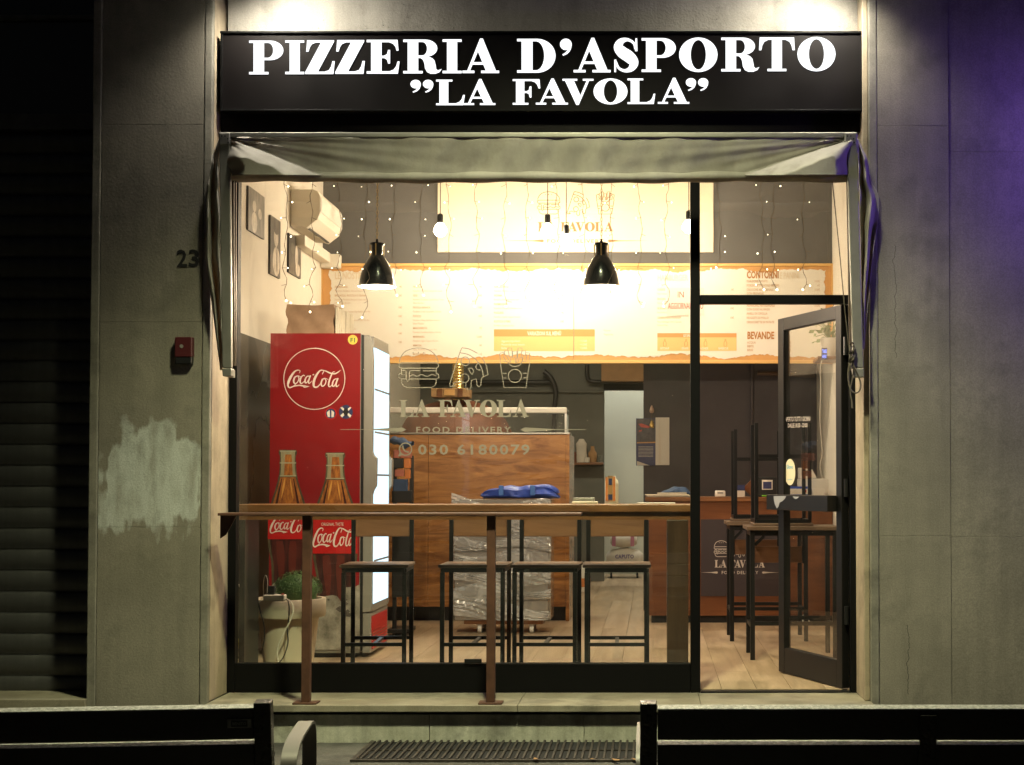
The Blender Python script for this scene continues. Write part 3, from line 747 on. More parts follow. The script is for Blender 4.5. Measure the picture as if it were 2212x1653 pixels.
# ================================================================== AWNING
YA = -.46
aw = thing('awning', 'folded beige canvas awning on a U-shaped aluminium frame below the sign', 'awning', P(1160, 815, YA))
a = P(471, 291, YA); b = P(1853, 291, YA)
MB().box(a.x, b.x, YA, YA + .03, P(1100, 297, YA).z, P(1100, 285.5, YA).z).obj('front_bar', M['alu'], aw, bevel=.006, seg=3)
def quadbar(us, v0, v1, Y, d):
    (a0, a1), (b0, b1) = us
    p = [P(a0, v0, Y), P(a1, v0, Y), P(b1, v1, Y), P(b0, v1, Y)]
    return MB().add(p + [q + Vector((0, d, 0)) for q in p], [(0,1,2,3),(7,6,5,4),(0,4,5,1),(1,5,6,2),(2,6,7,3),(3,7,4,0)])
quadbar(((473, 497), (480, 500)), 298, 795, YA, .03).obj('arm', M['alu'], aw, bevel=.005)
quadbar(((1829, 1852), (1843, 1866)), 298, 795, YA, .03).obj('arm', M['alu'], aw, bevel=.005)
for us in (((1824, 1852),), ((472, 497),)):
    u0, u1 = us[0]
    MB().pbox(u0, 286, u1, 314, YA - .004, YA + .036).obj('corner_plate', M['alu'], aw, bevel=.008, seg=3)
    mb = MB()
    for uu, vv in ((u0 + 7, 294), (u0 + 14, 294), (u0 + 20, 300), (u0 + 21, 308)):
        mb.poly(circ(uu, vv, 1.6, 10)[:-1], YA - .006, .0025)
    mb.obj('rivet', M['black'], aw)
quadbar(((479, 500), (481, 499)), 796, 813, YA - .005, .06).obj('pivot_bracket', M['alu'], aw, bevel=.004)
quadbar(((1842, 1867), (1845, 1867)), 796, 815, YA - .005, .06).obj('pivot_bracket', M['alu'], aw, bevel=.004)
for u0, u1, w in ((502, 503, 3), (508, 507, 2.2), (1836, 1838, 3), (1828, 1836, 2.2)):
    quadbar(((u0, u0 + w), (u1, u1 + w)), 386, 790, YA + .05, .012).obj('folding_rod', M['rodm'], aw)
for s0 in (-1, 1):   # arms reach back to the piers
    pz = P(490 if s0 < 0 else 1855, 805, YA)
    MB().box(pz.x - .012, pz.x + .012, YA + .055, YP + .0, pz.z - .02, pz.z + .02).obj('wall_stub', M['alu'], aw)
def sstep(a, b, x):
    t = min(1, max(0, (x - a) / (b - a))); return t * t * (3 - 2 * t)
rnd = random.Random(3)
ph = [rnd.uniform(0, 6.28) for _ in range(12)]
def canvas_pt(a, b):
    u = 487 + a * (1843 - 487); v = 296 + b * 82
    # ridge of the sagging cloth at either end
    yl = 301 + (u - 500) * .375 if u < 694 else 999
    yr = 301 + (1838 - u) * .315 if u > 1608 else 999
    ridge = min(yl, yr)
    Y = YA + .012 + .035 * sstep(0, 1, (v - 297) / 85)
    endf = max(sstep(700, 560, u), sstep(1600, 1740, u))
    if ridge < 900:
        s_ = v - ridge
        Y = Y - (.20 * min(1, max(0, s_) / 34.) ** .8 + .006) * (.6 + .4 * endf) * sstep(-3, 3, s_) * max(sstep(483, 540, u) * (u < 1000), sstep(1846, 1790, u) * (u > 1000))
        Y += (.007 * math.sin(u * .05 + v * .10 + ph[0]) + .004 * math.sin(u * .11 - v * .16 + ph[1])) * sstep(6, 30, s_)
    ev = max(sstep(600, 500, u), sstep(1740, 1840, u))
    Y += ev * (.014 * math.sin(u * .12 + v * .07 + ph[2]) + .010 * math.sin(v * .13 + u * .05 + ph[3]))
    Y += .004 * math.sin(u * .035 + ph[4]) + .003 * math.sin(u * .09 + v * .06 + ph[5])
    for uc, sg_ in ((1838, 1), (490, -1)):      # creases fanning out of the two upper corners
        du = abs(uc - u); th = math.atan2((v - 298) * 3.2, du + 6.); rr_ = math.hypot(du, (v - 298) * 3.2)
        Y += (.011 * math.sin(th * 13 + sg_) + .006 * math.sin(th * 29 + 2 * sg_)) * math.exp(-rr_ / 230.) * sstep(0, 30, rr_)
    Y = max(Y, YA - .13)
    v2 = v + (2.2 * math.sin((u - 480) / 1380 * math.pi))
    return P(u, v2, Y)
mb = MB().grid(420, 44, canvas_pt); cv = mb.obj('canopy', M['canvas'], aw, smooth=True)
so = cv.modifiers.new('thick', 'SOLIDIFY'); so.thickness = .003; so.offset = 0
# rolled hem on the lower bow
def roll_pt(a, b):
    u = 492 + a * (1836 - 492); t = b * 2 * math.pi
    vm = 381.5 + 2.4 * math.sin((u - 480) / 1380 * math.pi)
    rr = .027 + .003 * math.sin(u * .05 + ph[6]) + .003 * math.sin(u * .013 + t)
    p = P(u, vm, YA + .06); return p + Vector((0, rr * 1.5 * math.sin(t), rr * math.cos(t)))
MB().grid(160, 14, roll_pt).obj('rolled_hem', M['canvas'], aw, smooth=True)
def drape(pts_out, u_in0, u_in1, sgn):
    """pleated cloth hanging outside an arm; pts_out = outer edge (u, v)"""
    po = smooth(pts_out, 6)
    def f(a, b):
        i = a * (len(po) - 1); k = int(min(i, len(po) - 2)); t = i - k
        uo = po[k][0] * (1 - t) + po[k + 1][0] * t; v = po[k][1] * (1 - t) + po[k + 1][1] * t
        ui = u_in0 + (u_in1 - u_in0) * a
        u = ui + (uo - ui) * b
        w = sstep(0, .25, a) * sstep(1.02, .7, a)
        Y = YA + .035 + .05 * w * math.sin(b * 9.5 + a * 3.2 + sgn) + .012 * math.sin(a * 34 + b * 7) * w + .03 * b
        return P(u, v, min(Y, YP - .025))
    o = MB().grid(60, 22, f).obj('side_drape', M['canvas'], aw, smooth=True)
    so = o.modifiers.new('thick', 'SOLIDIFY'); so.thickness = .003; so.offset = 0
drape([(474, 300), (458, 338), (456, 362), (449, 394), (446, 420), (446, 470), (443, 545), (452, 612), (462, 690), (471, 760), (476, 800)], 476, 481, 1)
drape([(1853, 300), (1863, 322), (1875, 345), (1878, 366), (1882, 392), (1898, 424), (1897, 470), (1888, 530), (1879, 610), (1872, 690), (1867, 755)], 1851, 1864, 4)
# pull cord, knot and loop at the right arm
cd = thing('pull_cord', 'grey cord tied in a loop at the right awning arm', 'cord', P(1845, 870, YA - .03))
pc = [(1798, 393), (1806, 470), (1815, 560), (1824, 660), (1833, 745), (1838, 768)]
MB().tube([P(u, v, YA + .02 + .0003 * i) for i, (u, v) in enumerate(pc)], .0028, 6).obj('line', M['cordr'], cd)
lp = smooth([(1838, 760), (1834, 790), (1832, 815), (1836, 838), (1846, 849), (1856, 845), (1859, 830), (1854, 812), (1846, 795), (1840, 772), (1836, 778), (1844, 800), (1837, 842), (1840, 868), (1841, 882)], 6)
MB().tube([P(u, v, YA - .02 + .008 * math.sin(i * .2)) for i, (u, v) in enumerate(lp)], .0042, 6).obj('loop', M['cordr'], cd)
mb = MB()
for k in range(5):
    c0 = [(1840 + 5 * math.sin(t * .8 + k), 752 + k * 9 + 12 * math.cos(t * .8 + k * 1.3)) for t in range(9)]
    mb.tube([P(u, v, YA - .025 + .012 * math.cos(i * .8 + k)) for i, (u, v) in enumerate(smooth(c0, 3))], .004, 6)
mb.obj('knot', M['cordr'], cd)

# ================================================================== SHOP WINDOW
wf = thing('shop_window', 'large black framed shop window with film lettering on its pane', 'window', (P(1000, 1494, 0).x, 0, FL))
YG = .028
zf0, zf1 = FL - .011, P(1100, 283, 0).z
xj0, xj1 = P(484, 1300, 0).x, P(508, 1300, 0).x
xm0, xm1 = P(1491.5, 1000, 0).x, P(1512.5, 1000, 0).x
xr0, xr1 = P(1837, 1200, 0).x, P(1857, 1200, 0).x
MB().box(xj0, xj1, 0, .07, zf0, zf1).obj('left_jamb', M['blk'], wf, bevel=.003)
MB().box(xm0, xm1, 0, .07, zf0, zf1).obj('mullion', M['blk'], wf, bevel=.003)
MB().box(xr0, xr1, 0, .07, zf0, zf1).obj('right_jamb', M['blk'], wf, bevel=.003)
MB().box(xj1 + .001, xm0 - .001, .002, .068, zf0, P(1000, 1434, 0).z).obj('bottom_rail', M['blk'], wf, bevel=.003)
MB().box(xj1 + .001, xm0 - .001, .002, .068, zf1 - .06, zf1).obj('top_rail', M['blk'], wf, bevel=.003)
MB().box(xm1 + .001, xr0 - .001, .002, .068, zf1 - .06, zf1).obj('top_rail', M['blk'], wf, bevel=.003)
ztr0, ztr1 = P(1650, 655.5, 0).z, P(1650, 637, 0).z
MB().box(xm1 + .001, xr0 - .001, .002, .068, ztr0, ztr1).obj('transom', M['blk'], wf, bevel=.003)
MB().box(xj1 - .004, xm0 + .004, YG, YG + .008, P(1000, 1434, 0).z - .004, zf1 - .055).obj('pane', M['glass'], wf)
MB().box(xm1 - .004, xr0 + .004, YG, YG + .008, ztr1 - .004, zf1 - .055).obj('transom_pane', M['glass'], wf)
MB().box(xm1 + .001, xr0 - .001, -.005, .065, FL - .0115, FL - .004).obj('threshold_bar', M['blkmetal'], wf)
mb = MB().pbox(1003, 1424, 1040, 1433.5, -.012, .0015); mb.obj('latch_plate', M['blkmetal'], wf, bevel=.002)
YDc = YG - .0015
mb = MB()
icon_into(mb, 'burger', 860, 751, 948, 838, YDc); icon_into(mb, 'pizza', 970, 751, 1055, 842, YDc); icon_into(mb, 'fries', 1079, 751, 1145, 838, YDc)
mb.obj('food_icons', M['decal'], wf)
mb = MB(); la_favola(mb, 862.5, 864, 1142, 901, YDc, .001); mb.obj('name_lettering', M['decal'], wf)
mb = MB(); text_fit(mb, 'FOOD DELIVERY', 899, 922, 1104, 935.5, YDc, bold=.018, space=1.25)
text_fit(mb, '030 6180079', 903, 960, 1144, 983, YDc, bold=.02, space=1.2)
mb.obj('small_lettering', M['decal'], wf)
mb = MB()
mb.poly([(735, 927.4), (800, 927.2), (868, 923.2), (878, 928), (868, 933.5), (800, 928.8), (735, 928.6)], YDc, .001)
mb.poly([(1264.6, 927.4), (1200, 927.2), (1134, 923.2), (1124, 928), (1134, 933.5), (1200, 928.8), (1264.6, 928.6)], YDc, .001)
mb.obj('ornament_lines', M['decal'], wf)
mb = MB()
stroke_into(mb, circ(876, 970.5, 13.2), 2.6, lambda x, y, d: P(x, y, YDc), False)
mb.poly([(863.5, 978), (859.5, 986.5), (870, 982.5)], YDc - .0003, .001)
stroke_into(mb, [(870, 962.5, 3.5), (871, 969, 3), (876, 975, 3), (883, 977, 3.6)], 3, lambda x, y, d: P(x, y, YDc - .0002))
mb.obj('phone_icon', M['decal'], wf)

# ------------------------------------------------------------------ glass door, opened inwards
H = Vector((P(1818, 1100, .05).x, .05, 0)); Fe = Vector((P(1681, 1100, .80).x, .80, 0))
dv = (Fe - H); DW = dv.length; dv.normalize(); nv = Vector((-dv.y, dv.x, 0))
if nv.x > 0: nv = -nv
def DP(s, z, n=0.): return H + dv * s + nv * n + Vector((0, 0, z))
def PD(u, v, off):
    d = ray(u, v); o = Vector((0, CAMY, EYE)); t = (off - (o - H).dot(nv)) / d.dot(nv); return o + d * t
dr = thing('glass_door', 'black framed glass door standing open into the shop', 'door', (H.x, H.y, FL))
dz0, dz1 = FL + .006, P(1813, 659, .07).z
def dbox(s0, s1, z0, z1, n0, n1):
    vs = [DP(s, z, n) for z in (z0, z1) for s, n in ((s0, n0), (s1, n0), (s1, n1), (s0, n1))]
    return MB().add(vs, [(0,3,2,1),(4,5,6,7),(0,1,5,4),(1,2,6,5),(2,3,7,6),(3,0,4,7)])
dbox(0, .065, dz0, dz1, -.045, 0).obj('stile', M['doorm'], dr, bevel=.003)
dbox(DW - .075, DW, dz0, dz1, -.045, 0).obj('stile', M['doorm'], dr, bevel=.003)
dbox(.0655, DW - .0755, dz1 - .075, dz1, -.044, -.001).obj('top_rail', M['doorm'], dr, bevel=.003)
dbox(.0655, DW - .0755, dz0, dz0 + .148, -.044, -.001).obj('bottom_rail', M['doorm'], dr, bevel=.003)
dbox(.0645, DW - .0745, dz0 + .146, dz1 - .073, -.026, -.018).obj('pane', M['glass'], dr)
hz0, hz1 = EYE - .158, EYE - .068
hd = dbox(.05, DW + .035, hz0, hz1, .002, .062).obj('push_bar', M['doorm'], dr, bevel=.003)
mb = MB()
def patch(pts, off): mb.prism([pts], lambda u, v, d: PD(u, v, off - .0005 * d))
patch([(1671, 1072), (1698, 1071.5), (1696, 1077), (1690, 1083), (1684, 1086), (1682, 1094), (1678, 1099), (1674, 1090), (1672, 1082)], .0638)
patch([(1712, 1072.4), (1727, 1073), (1722, 1077), (1718, 1078.5), (1715, 1076)], .0638)
mb.obj('bare_patch', M['lav'], hd)
for z in (dz0 + .35, dz0 + 1.05, dz1 - .28):
    MB().tube([DP(-.018, z, -.02), DP(-.018, z + .10, -.02)], .014, 10).obj('hinge', M['blkmetal'], dr)
OFF = -.0165
mb = MB()
text_fit(mb, 'APERTO TUTTI I GIORNI', 1696, 901, 1750, 911, 0, bold=.0, f=lambda u, v: PD(u, v - (u - 1696) * .02, OFF))
text_fit(mb, 'DALLE 18:30 - 23:00', 1702, 915, 1744, 924, 0, bold=.0, f=lambda u, v: PD(u, v - (u - 1696) * .02, OFF))
mb.obj('hours_lettering', M['decalw'], dr)
mb = MB(); mb.prism([[(1706.5 + 11.5 * math.cos(t * .2618), 1020 + 28.5 * math.sin(t * .2618)) for t in range(24)]], lambda u, v, d: PD(u, v, OFF - .001 * d))
sk = mb.obj('oval_sticker', M['sticker'], dr)
mb = MB(); text_fit(mb, 'Glovo', 1699, 1004, 1713, 1013, 0, bold=.02, f=lambda u, v: PD(u, v, OFF + .0008)); text_fit(mb, 'scarica', 1701, 1034, 1711, 1037.5, 0, f=lambda u, v: PD(u, v, OFF + .0008))
mb.obj('sticker_print', M['cyan'], sk)

# ------------------------------------------------------------------ outdoor drinks shelf
dsf = thing('drink_shelf', 'narrow rust-brown steel shelf on two posts outside the window', 'shelf', (P(860, 1510, -.40).x, -.40, FL - .012))
YSh = -.40; zs1 = P(860, 1108.5, -.47).z
MB().box(P(470, 1112, -.47).x, P(1255, 1112, -.47).x, -.47, -.31, zs1 - .014, zs1).obj('shelf_top', M['corten'], dsf, bevel=.002)
for u in (663, 1061):
    c = P(u, 1300, YSh)
    MB().box(c.x - .022, c.x + .022, YSh - .022, YSh + .022, FL - .002, zs1 - .0145).obj('post', M['corten'], dsf, bevel=.002)
    MB().box(c.x - .062, c.x + .062, YSh - .05, YSh + .05, FL - .0118, FL - .0022).obj('foot_plate', M['corten'], dsf, bevel=.002)
c = P(470, 1116, -.45)
mb = MB(); x0 = c.x
mb.prism([[(0, 0), (.085, 0), (.03, -.10), (0, -.12)]], lambda x, y, d: Vector((x0 + x, -.40 + .006 * d, zs1 - .0145 + y)))
mb.obj('gusset', M['corten'], dsf)

# ================================================================== STREET FURNITURE
# iron light-well grate in the pavement
gr = thing('floor_grate', 'long iron grate let into the pavement at the foot of the step', 'grate', (P(1075, 1645, -.7).x, -.7, 0))
gy0, gy1 = Yat(1645, .0), -.43
gx0, gx1 = P(769, 1645, gy0).x, P(769, 1645, gy0).x + 1.92
MB().box(gx0 - .0, gx1, gy0, gy1, .001, .004).obj('pit', M['void'], gr)
MB().box(gx0 - .025, gx0, gy0 - .025, gy1, .001, .012).obj('rim', M['iron'], gr)
MB().box(gx1, gx1 + .025, gy0 - .025, gy1, .001, .012).obj('rim', M['iron'], gr)
MB().box(gx0, gx1, gy0 - .025, gy0, .001, .012).obj('rim', M['iron'], gr)
nb = 54; b0 = None
for i in range(nb):
    x = gx0 + (i + .6) * (gx1 - gx0) / nb
    if b0 is None:
        b0 = MB().box(x - .006, x + .006, gy0, gy1 - .002, .0045, .016).obj('grate_bar', M['iron'], gr, bevel=.0015, seg=1); bx0 = x
    else:
        c = b0.copy(); C.objects.link(c); c.parent = gr; c.location = (x - bx0, 0, 0)
MB().box(gx0, gx1, (gy0 + gy1) / 2 - .004, (gy0 + gy1) / 2 + .004, .0042, .0115).obj('cross_bar', M['iron'], gr)
rl = random.Random(5)
for k, (u, v, l) in enumerate(((1157, 1640, .05), (1330, 1642, .06), (1372, 1641, .045), (1280, 1640, .03))):
    yy = Yat(v, .016); p = P(u, v, yy); a = rl.uniform(0, 3)
    mb = MB(); mb.prism([[(l*.5*math.cos(t), l*.22*math.sin(t)*(1+.3*math.cos(3*t))) for t in [i*.5236 for i in range(12)]]], lambda x, y, d: Vector((p.x + x*math.cos(a) - y*math.sin(a), p.y + x*math.sin(a) + y*math.cos(a), .0165 + .006*abs(x)/l + .001*d)))
    tag(mb.obj('dead_leaf', M['board']), ('dry tan leaf lying midway along the iron grate', 'dry leaf on the grate close to the right bench', 'dry leaf on the grate nearest the right bench', 'tiny dry leaf on the right half of the grate')[k], 'leaf', 'dry leaves on the grate')

# benches seen from behind
def make_bench(name, label, L, mirror, plate):
    """local: x = 0 at the visible end post, running to L * mirror; the back leans towards -y (street), the seat faces +y"""
    t = thing(name, label, 'bench', group='black slatted street benches')
    def X(x): return x * mirror
    lean = math.tan(R(13))
    def bp(z): return -(z - .42) * lean
    def plank(x0, x1, z0, z1, th=.034):
        mb = MB(); a = (bp(z0), z0); b = (bp(z1), z1)
        nx, nz = math.cos(R(13)) * th, math.sin(R(13)) * th
        sec = [a, b, (b[0] + nx, b[1] + nz), (a[0] + nx, a[1] + nz)]
        vs = [(X(x), y, z) for x in (x0, x1) for y, z in sec]
        return mb.add(vs, [(0,1,2,3),(7,6,5,4),(0,4,5,1),(1,5,6,2),(2,6,7,3),(3,7,4,0)])
    for z1 in (.752, .655, .558):
        sl_ = plank(.046, L, z1 - .083, z1).obj('back_slat', M['benchplank'], t, local=True, bevel=.003)
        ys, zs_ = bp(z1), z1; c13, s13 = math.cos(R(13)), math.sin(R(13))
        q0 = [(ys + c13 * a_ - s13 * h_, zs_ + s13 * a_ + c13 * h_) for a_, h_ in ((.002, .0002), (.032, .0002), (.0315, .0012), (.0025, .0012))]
        MB().add([(X(x), y, z) for x in (.046, L) for y, z in q0], [(0,1,2,3),(7,6,5,4),(0,4,5,1),(1,5,6,2),(2,6,7,3),(3,7,4,0)]).obj('edge_highlight', M['benchedge'], sl_, local=True)  # thin pale strip on the slat's top face, a painted highlight
    for k in range(4):
        y = .08 + k * .105
        MB().box(X(.03), X(L), y, y + .09, .405, .44).obj('seat_slat', M['benchplank'], t, local=True, bevel=.004)
    for x0 in (0, L * .5 - .02, L - .0):
        w = .044; mid = 0 < x0 < L - .01
        mb = MB(); top = .768 if not mid else .738
        y_off = -.010 if not mid else -.012
        sec = [(bp(.40) + y_off, .40), (bp(top) + y_off, top), (bp(top) + .042, top + .004), (bp(.40) + .045, .40)]
        if mid: sec = [(bp(.40) + y_off, .40), (bp(top) + y_off, top), (bp(top) - .0012, top), (bp(.40) - .0012, .40)]
        vs = [(X(x), y, z) for x in (x0, x0 + w) for y, z in sec]
        po = mb.add(vs, [(0,1,2,3),(7,6,5,4),(0,4,5,1),(1,5,6,2),(2,6,7,3),(3,7,4,0)]).obj('back_post' if not mid else 'back_bracket', M['bronze'], t, local=True, bevel=.003)
        for z in (.735, .70, .63, .595):
            if z > top - .01: continue
            yy = bp(z) + y_off
            MB().tube([(X(x0 + w / 2), yy + .002, z), (X(x0 + w / 2), yy - .0025, z - .0005)], .0048, 10).obj('bolt', M['blkmetal'], po, local=True)
        mb = MB(); mb.bar((X(x0 + w / 2), .03, .42), (X(x0 + w / 2), .02, 0), w, .05); mb.bar((X(x0 + w / 2), .46, .40), (X(x0 + w / 2), .48, 0), w, .05); mb.bar((X(x0 + w / 2), -.02, .385), (X(x0 + w / 2), .50, .385), w, .035)
        mb.obj('leg_frame', M['bronze'], t, local=True, bevel=.003)
    path = smooth([(-.045, .575), (-.02, .615), (.08, .640), (.25, .646), (.36, .646), (.425, .630), (.455, .585), (.462, .50), (.462, .30), (.462, .02)], 5)
    mb = MB(); ax0 = -.062 if plate else -.012
    for i, (y, z) in enumerate(path):
        j = min(i + 1, len(path) - 1); h = max(i - 1, 0)
        ty, tz = path[j][0] - path[h][0], path[j][1] - path[h][1]; l = math.hypot(ty, tz); ny, nz = -tz / l * .004, ty / l * .004
        for x, s in ((ax0, 1), (ax0 + .042, 1), (ax0 + .042, -1), (ax0, -1)): mb.v.append((X(x), y + ny * s, z + nz * s))
    for i in range(len(path) - 1):
        for j in range(4):
            q = i * 4; mb.f.append((q + j, q + (j + 1) % 4, q + 4 + (j + 1) % 4, q + 4 + j))
    mb.f += [(0, 3, 2, 1), tuple(len(mb.v) - 4 + j for j in range(4))]
    mb.obj('arm_rest', M['benchgrey'], t, local=True, smooth=True)
    if plate:
        zc = .713; y0 = bp(zc) - .004
        mb = MB(); mb.prism([[(-.031, -.012), (.031, -.012), (.031, .012), (-.031, .012)]], lambda x, y, d: Vector((X(.082) + x, bp(zc + y) - .004 + .0035 * d, zc + y)))
        pl_ = mb.obj('name_plate', M['plate'], t, local=True, bevel=.001)
        mb = MB(); mb.prism([[(-.021, -.0085), (.021, -.0085), (.021, .0085), (-.021, .0085)]], lambda x, y, d: Vector((X(.082) + x, bp(zc + y) - .0048 + .0005 * d, zc + y)))
        mb.obj('plate_field', M['black'], pl_, local=True)
        mb = MB(); vs, fs = text_geo('BENITO', .02); w = max(v[0] for v in vs)
        mb.add([(X(.082) - .018 + x / w * .036, bp(zc - .004 + y * .011) - .0055, zc - .004 + y * .011) for x, y in vs], fs)
        mb.obj('plate_lettering', M['plate'], pl_, local=True)
    return t
YBn = Yat(1526, .752)
bl = make_bench('park_bench', 'black slatted bench at lower left with small name plate', 1.75, -1, True)
c = P(586, 1526, YBn); bl.location = (c.x, YBn + .04, 0); bl.rotation_euler = (0, 0, R(6.5))
br = make_bench('park_bench', 'black slatted bench at lower right in front of the door', 1.50, 1, False)
c = P(1383, 1524, YBn); br.location = (c.x, YBn + .02, 0)

# street lamp hung on a wire over the pavement
sl = thing('street_lamp', 'hooded street lamp hanging on a wire above the benches', 'street lamp', (STREET[0], STREET[1], STREET[2] + .05))
MB().tube([(-9, STREET[1], 5.6), (STREET[0], STREET[1], STREET[2] + .25), (9, STREET[1], 5.6)], .006, 6).obj('span_wire', M['blkmetal'], sl)
MB().lathe(STREET[0], STREET[1], [(.20, STREET[2] + .05), (.22, STREET[2] + .06), (.12, STREET[2] + .16), (.05, STREET[2] + .20), (.02, STREET[2] + .26), (0, STREET[2] + .26)], 24).obj('lamp_head', M['bronze'], sl, smooth=True)

# ================================================================== ROOM: WALL FITTINGS
ybd = YB - .002
mbn = thing('menu_board', 'long cream menu board with torn orange border over the kitchen pass', 'menu board', P(1248, 785, YB - .03))
YM = YB - .035
usp = 1239.5
for a, b in ((696, usp - .3), (usp + .3, 1797)):
    MB().pbox(a, 575, b, 778, YM, ybd).obj('back_panel', M['orange'], mbn)
for (a, b, c_, d_) in ((690, 569, 1803, 575), (690, 778, 1803, 785)): MB().pbox(a, b, c_, d_, YM - .012, ybd).obj('frame_rail', M['mframe'], mbn, bevel=.003)
for (a, b, c_, d_) in ((690, 575.3, 696, 777.7), (1797, 575.3, 1803, 777.7)): MB().pbox(a, b, c_, d_, YM - .012, ybd).obj('frame_rail', M['mframe'], mbn, bevel=.003)
rt = random.Random(11)
def torn(u0, v0, u1, v1, el, er):
    pts = []
    def edge(pa, pb, nrm, amp):
        n_ = int(max(abs(pb[0] - pa[0]), abs(pb[1] - pa[1])) / 3.2); w = 0.
        for i in range(n_):
            t = i / n_
            w = w * .72 + rt.uniform(-1, 1) * amp * .62
            big = amp * .8 * math.sin(t * n_ * .11 + nrm[0] * 3)
            pts.append((pa[0] + (pb[0] - pa[0]) * t + nrm[0] * (w + big), pa[1] + (pb[1] - pa[1]) * t + nrm[1] * (w + big)))
    edge((u0, v0), (u1, v0), (0, 1), 3.2)
    edge((u1, v0), (u1, v1), (1, 0), er)
    edge((u1, v1), (u0, v1), (0, 1), 3.2)
    edge((u0, v1), (u0, v0), (1, 0), el)
    return pts
for a, b, el, er in ((712, usp - .6, 3.5, .0), (usp + .6, 1786, .0, 4.)):
    MB().poly(torn(a, 584, b, 769, el, er), YM - .0035, .002).obj('torn_print', M['mcream'], mbn)
YT = YM - .0052
tx = MB(); hd_ = MB(); hp = MB()
text_line(hp, 'LE NOSTRE PIZZE', 723, 603, 15, .62, YT, bold=.03)
text_line(hp, 'HAMBURGER', 1420, 606, 13, .62, YT, bold=.03); text_line(hp, 'E PANINI', 1684, 602, 14, .55, YT, bold=.01)
COLS = [(723, 868, [('AMERICANA', 'Pomodoro, Fiordilatte, Wurstel, Patatine', '9€'), ('BRESAOLA, RUCOLA E GRANA', 'Pomodoro, Fiordilatte, Bresaola, Rucola, Grana|e Pepe Nero, Olio Evo', '10€'), ('BUFALA', 'Pomodoro, Bufala Campana Dop, Basilico, Olio Evo', '10€'), ('CALZONE', 'Pomodoro, Fiordilatte, Prosciutto Cotto, Olio Evo', '10€'), ('CAPRESE', 'Pomodoro, Mozzarella, Basilico', '9€'), ('CAPRICCIOSA', 'Pomodoro, Fiordilatte, Cotto, Funghi, Olive', '10€'), ('DIAVOLA', 'Pomodoro, Fiordilatte, Salame Piccante', '10€')]),
 (892, 1041, [('FAVOLA', 'Pomodoro, Fiordilatte, Gorgonzola, Speck', '9€'), ('GIGI', 'Pomodoro, Fiordilatte, Cipolla Rossa, Tonno|Olive, Olio Evo', '10€'), ('FAVOLA BIANCA', 'Fiordilatte, Crudo, Stracciatella, Olio Evo', '10€'), ('FUOCO', 'Pomodoro, Nduja, Fiordilatte, Peperoni|Salame Piccante', '10€'), ('MARGHERITA', 'Pomodoro, Fiordilatte, Basilico, Olio Evo', '7€'), ('MARINARA', 'Pomodoro, Aglio, Origano, Olio Evo', '5.50€'), ('MIMOSA', 'Panna, Fiordilatte, Prosciutto, Mais', '9€'), ('MONTAZZA', 'Pomodoro, Bufala, Crudo, Rucola, Grana', '11€')]),
 (1067, 1218, [('NAPOLETANA', 'Pomodoro, Fiordilatte, Acciughe, Capperi', '8€'), ('NORMA', 'Pomodoro, Melanzane, Ricotta Salata', '9€'), ('PARMIGIANA', 'Pomodoro, Fiordilatte, Melanzane, Grana', '9€'), ('PUGLIESE', 'Pomodoro, Cipolla, Capperi, Pecorino', '9€'), ('RUSTICA E PERE', 'Fiordilatte, Gorgonzola, Noci', '10€')]),
 (1420, 1585, [('CHEESE', 'Pane, Hamburger, Cheddar, Insalata', '9€'), ('BACON', 'Pane, Hamburger, Bacon, Cipolla', '10€'), ('BURGER BIANCO', 'Pane, Pollo, Insalata, Maionese', '10€'), ('CARBONARO BURGER', 'Pane, Hamburger, Uovo, Guanciale|Pecorino, Pepe', '10€')])]
for u0, u1, rows in COLS:
    v = 622. if u0 < 1400 else 628.
    for nm, ds, pr_ in rows:
        text_line(tx, nm, u0, v, 4.6, .78, YT, bold=.02); text_line(tx, pr_, u1, v, 4.6, .78, YT, right=True, bold=.01)
        v += 8.5
        for l_ in ds.split('|'):
            text_line(tx, l_, u0, v, 4.0, .66, YT); v += 7.2
        v += 3.0 if u0 < 1400 else 4.5
text_line(hd_, 'CONTORNI', 1613, 601, 15.5, .60, YT, bold=.035); text_line(hd_, 'BEVANDE', 1614, 732, 15.5, .62, YT, bold=.035)
v = 610
for l_, p_ in (('PORZIONE PATATE', '3.50€'), ('PORZIONE PATATINE DIPPERS', '4€'), ('CROCCHE ARTIGIANALE|CON PROVOLA', '3.50€'), ('FRITTATINA ARTIGIANALE|PASTELLATA', '3.50€'), ('ARANCINO ARTIGIANALE|CON SUGO AL RAGU', '3.50€'), ('ANELLI DI CIPOLLA', '3.50€'), ('NUGGETS DI POLLO', '3.50€'), ('CROCCHETTE DI PATATE', '3.50€')):
    for i, s_ in enumerate(l_.split('|')):
        text_line(tx, s_, 1613, v, 5.0, .74, YT, bold=.02)
        if i == 0: text_line(tx, p_, 1771, v, 4.8, .75, YT, right=True)
        v += 8.0
    v += 1.2
for i, (l_, p_) in enumerate((('ACQUA', '1€'), ('BIBITE', '2.50€'), ('BIRRE', 'da 3€'))):
    text_line(tx, l_, 1614, 742.5 + i * 8, 5, .74, YT, bold=.02); text_line(tx, p_, 1709, 742.5 + i * 8, 5, .74, YT, right=True)
text_line(tx, 'Piccante', 1304, 716, 4.5, .7, YT); text_line(tx, 'Vegetariana', 1304, 724.5, 4.5, .7, YT)
tx.obj('menu_text', M['mtext'], mbn); hd_.obj('menu_heading', M['mhead'], mbn); hp.obj('pale_heading', M['mhead2'], mbn)
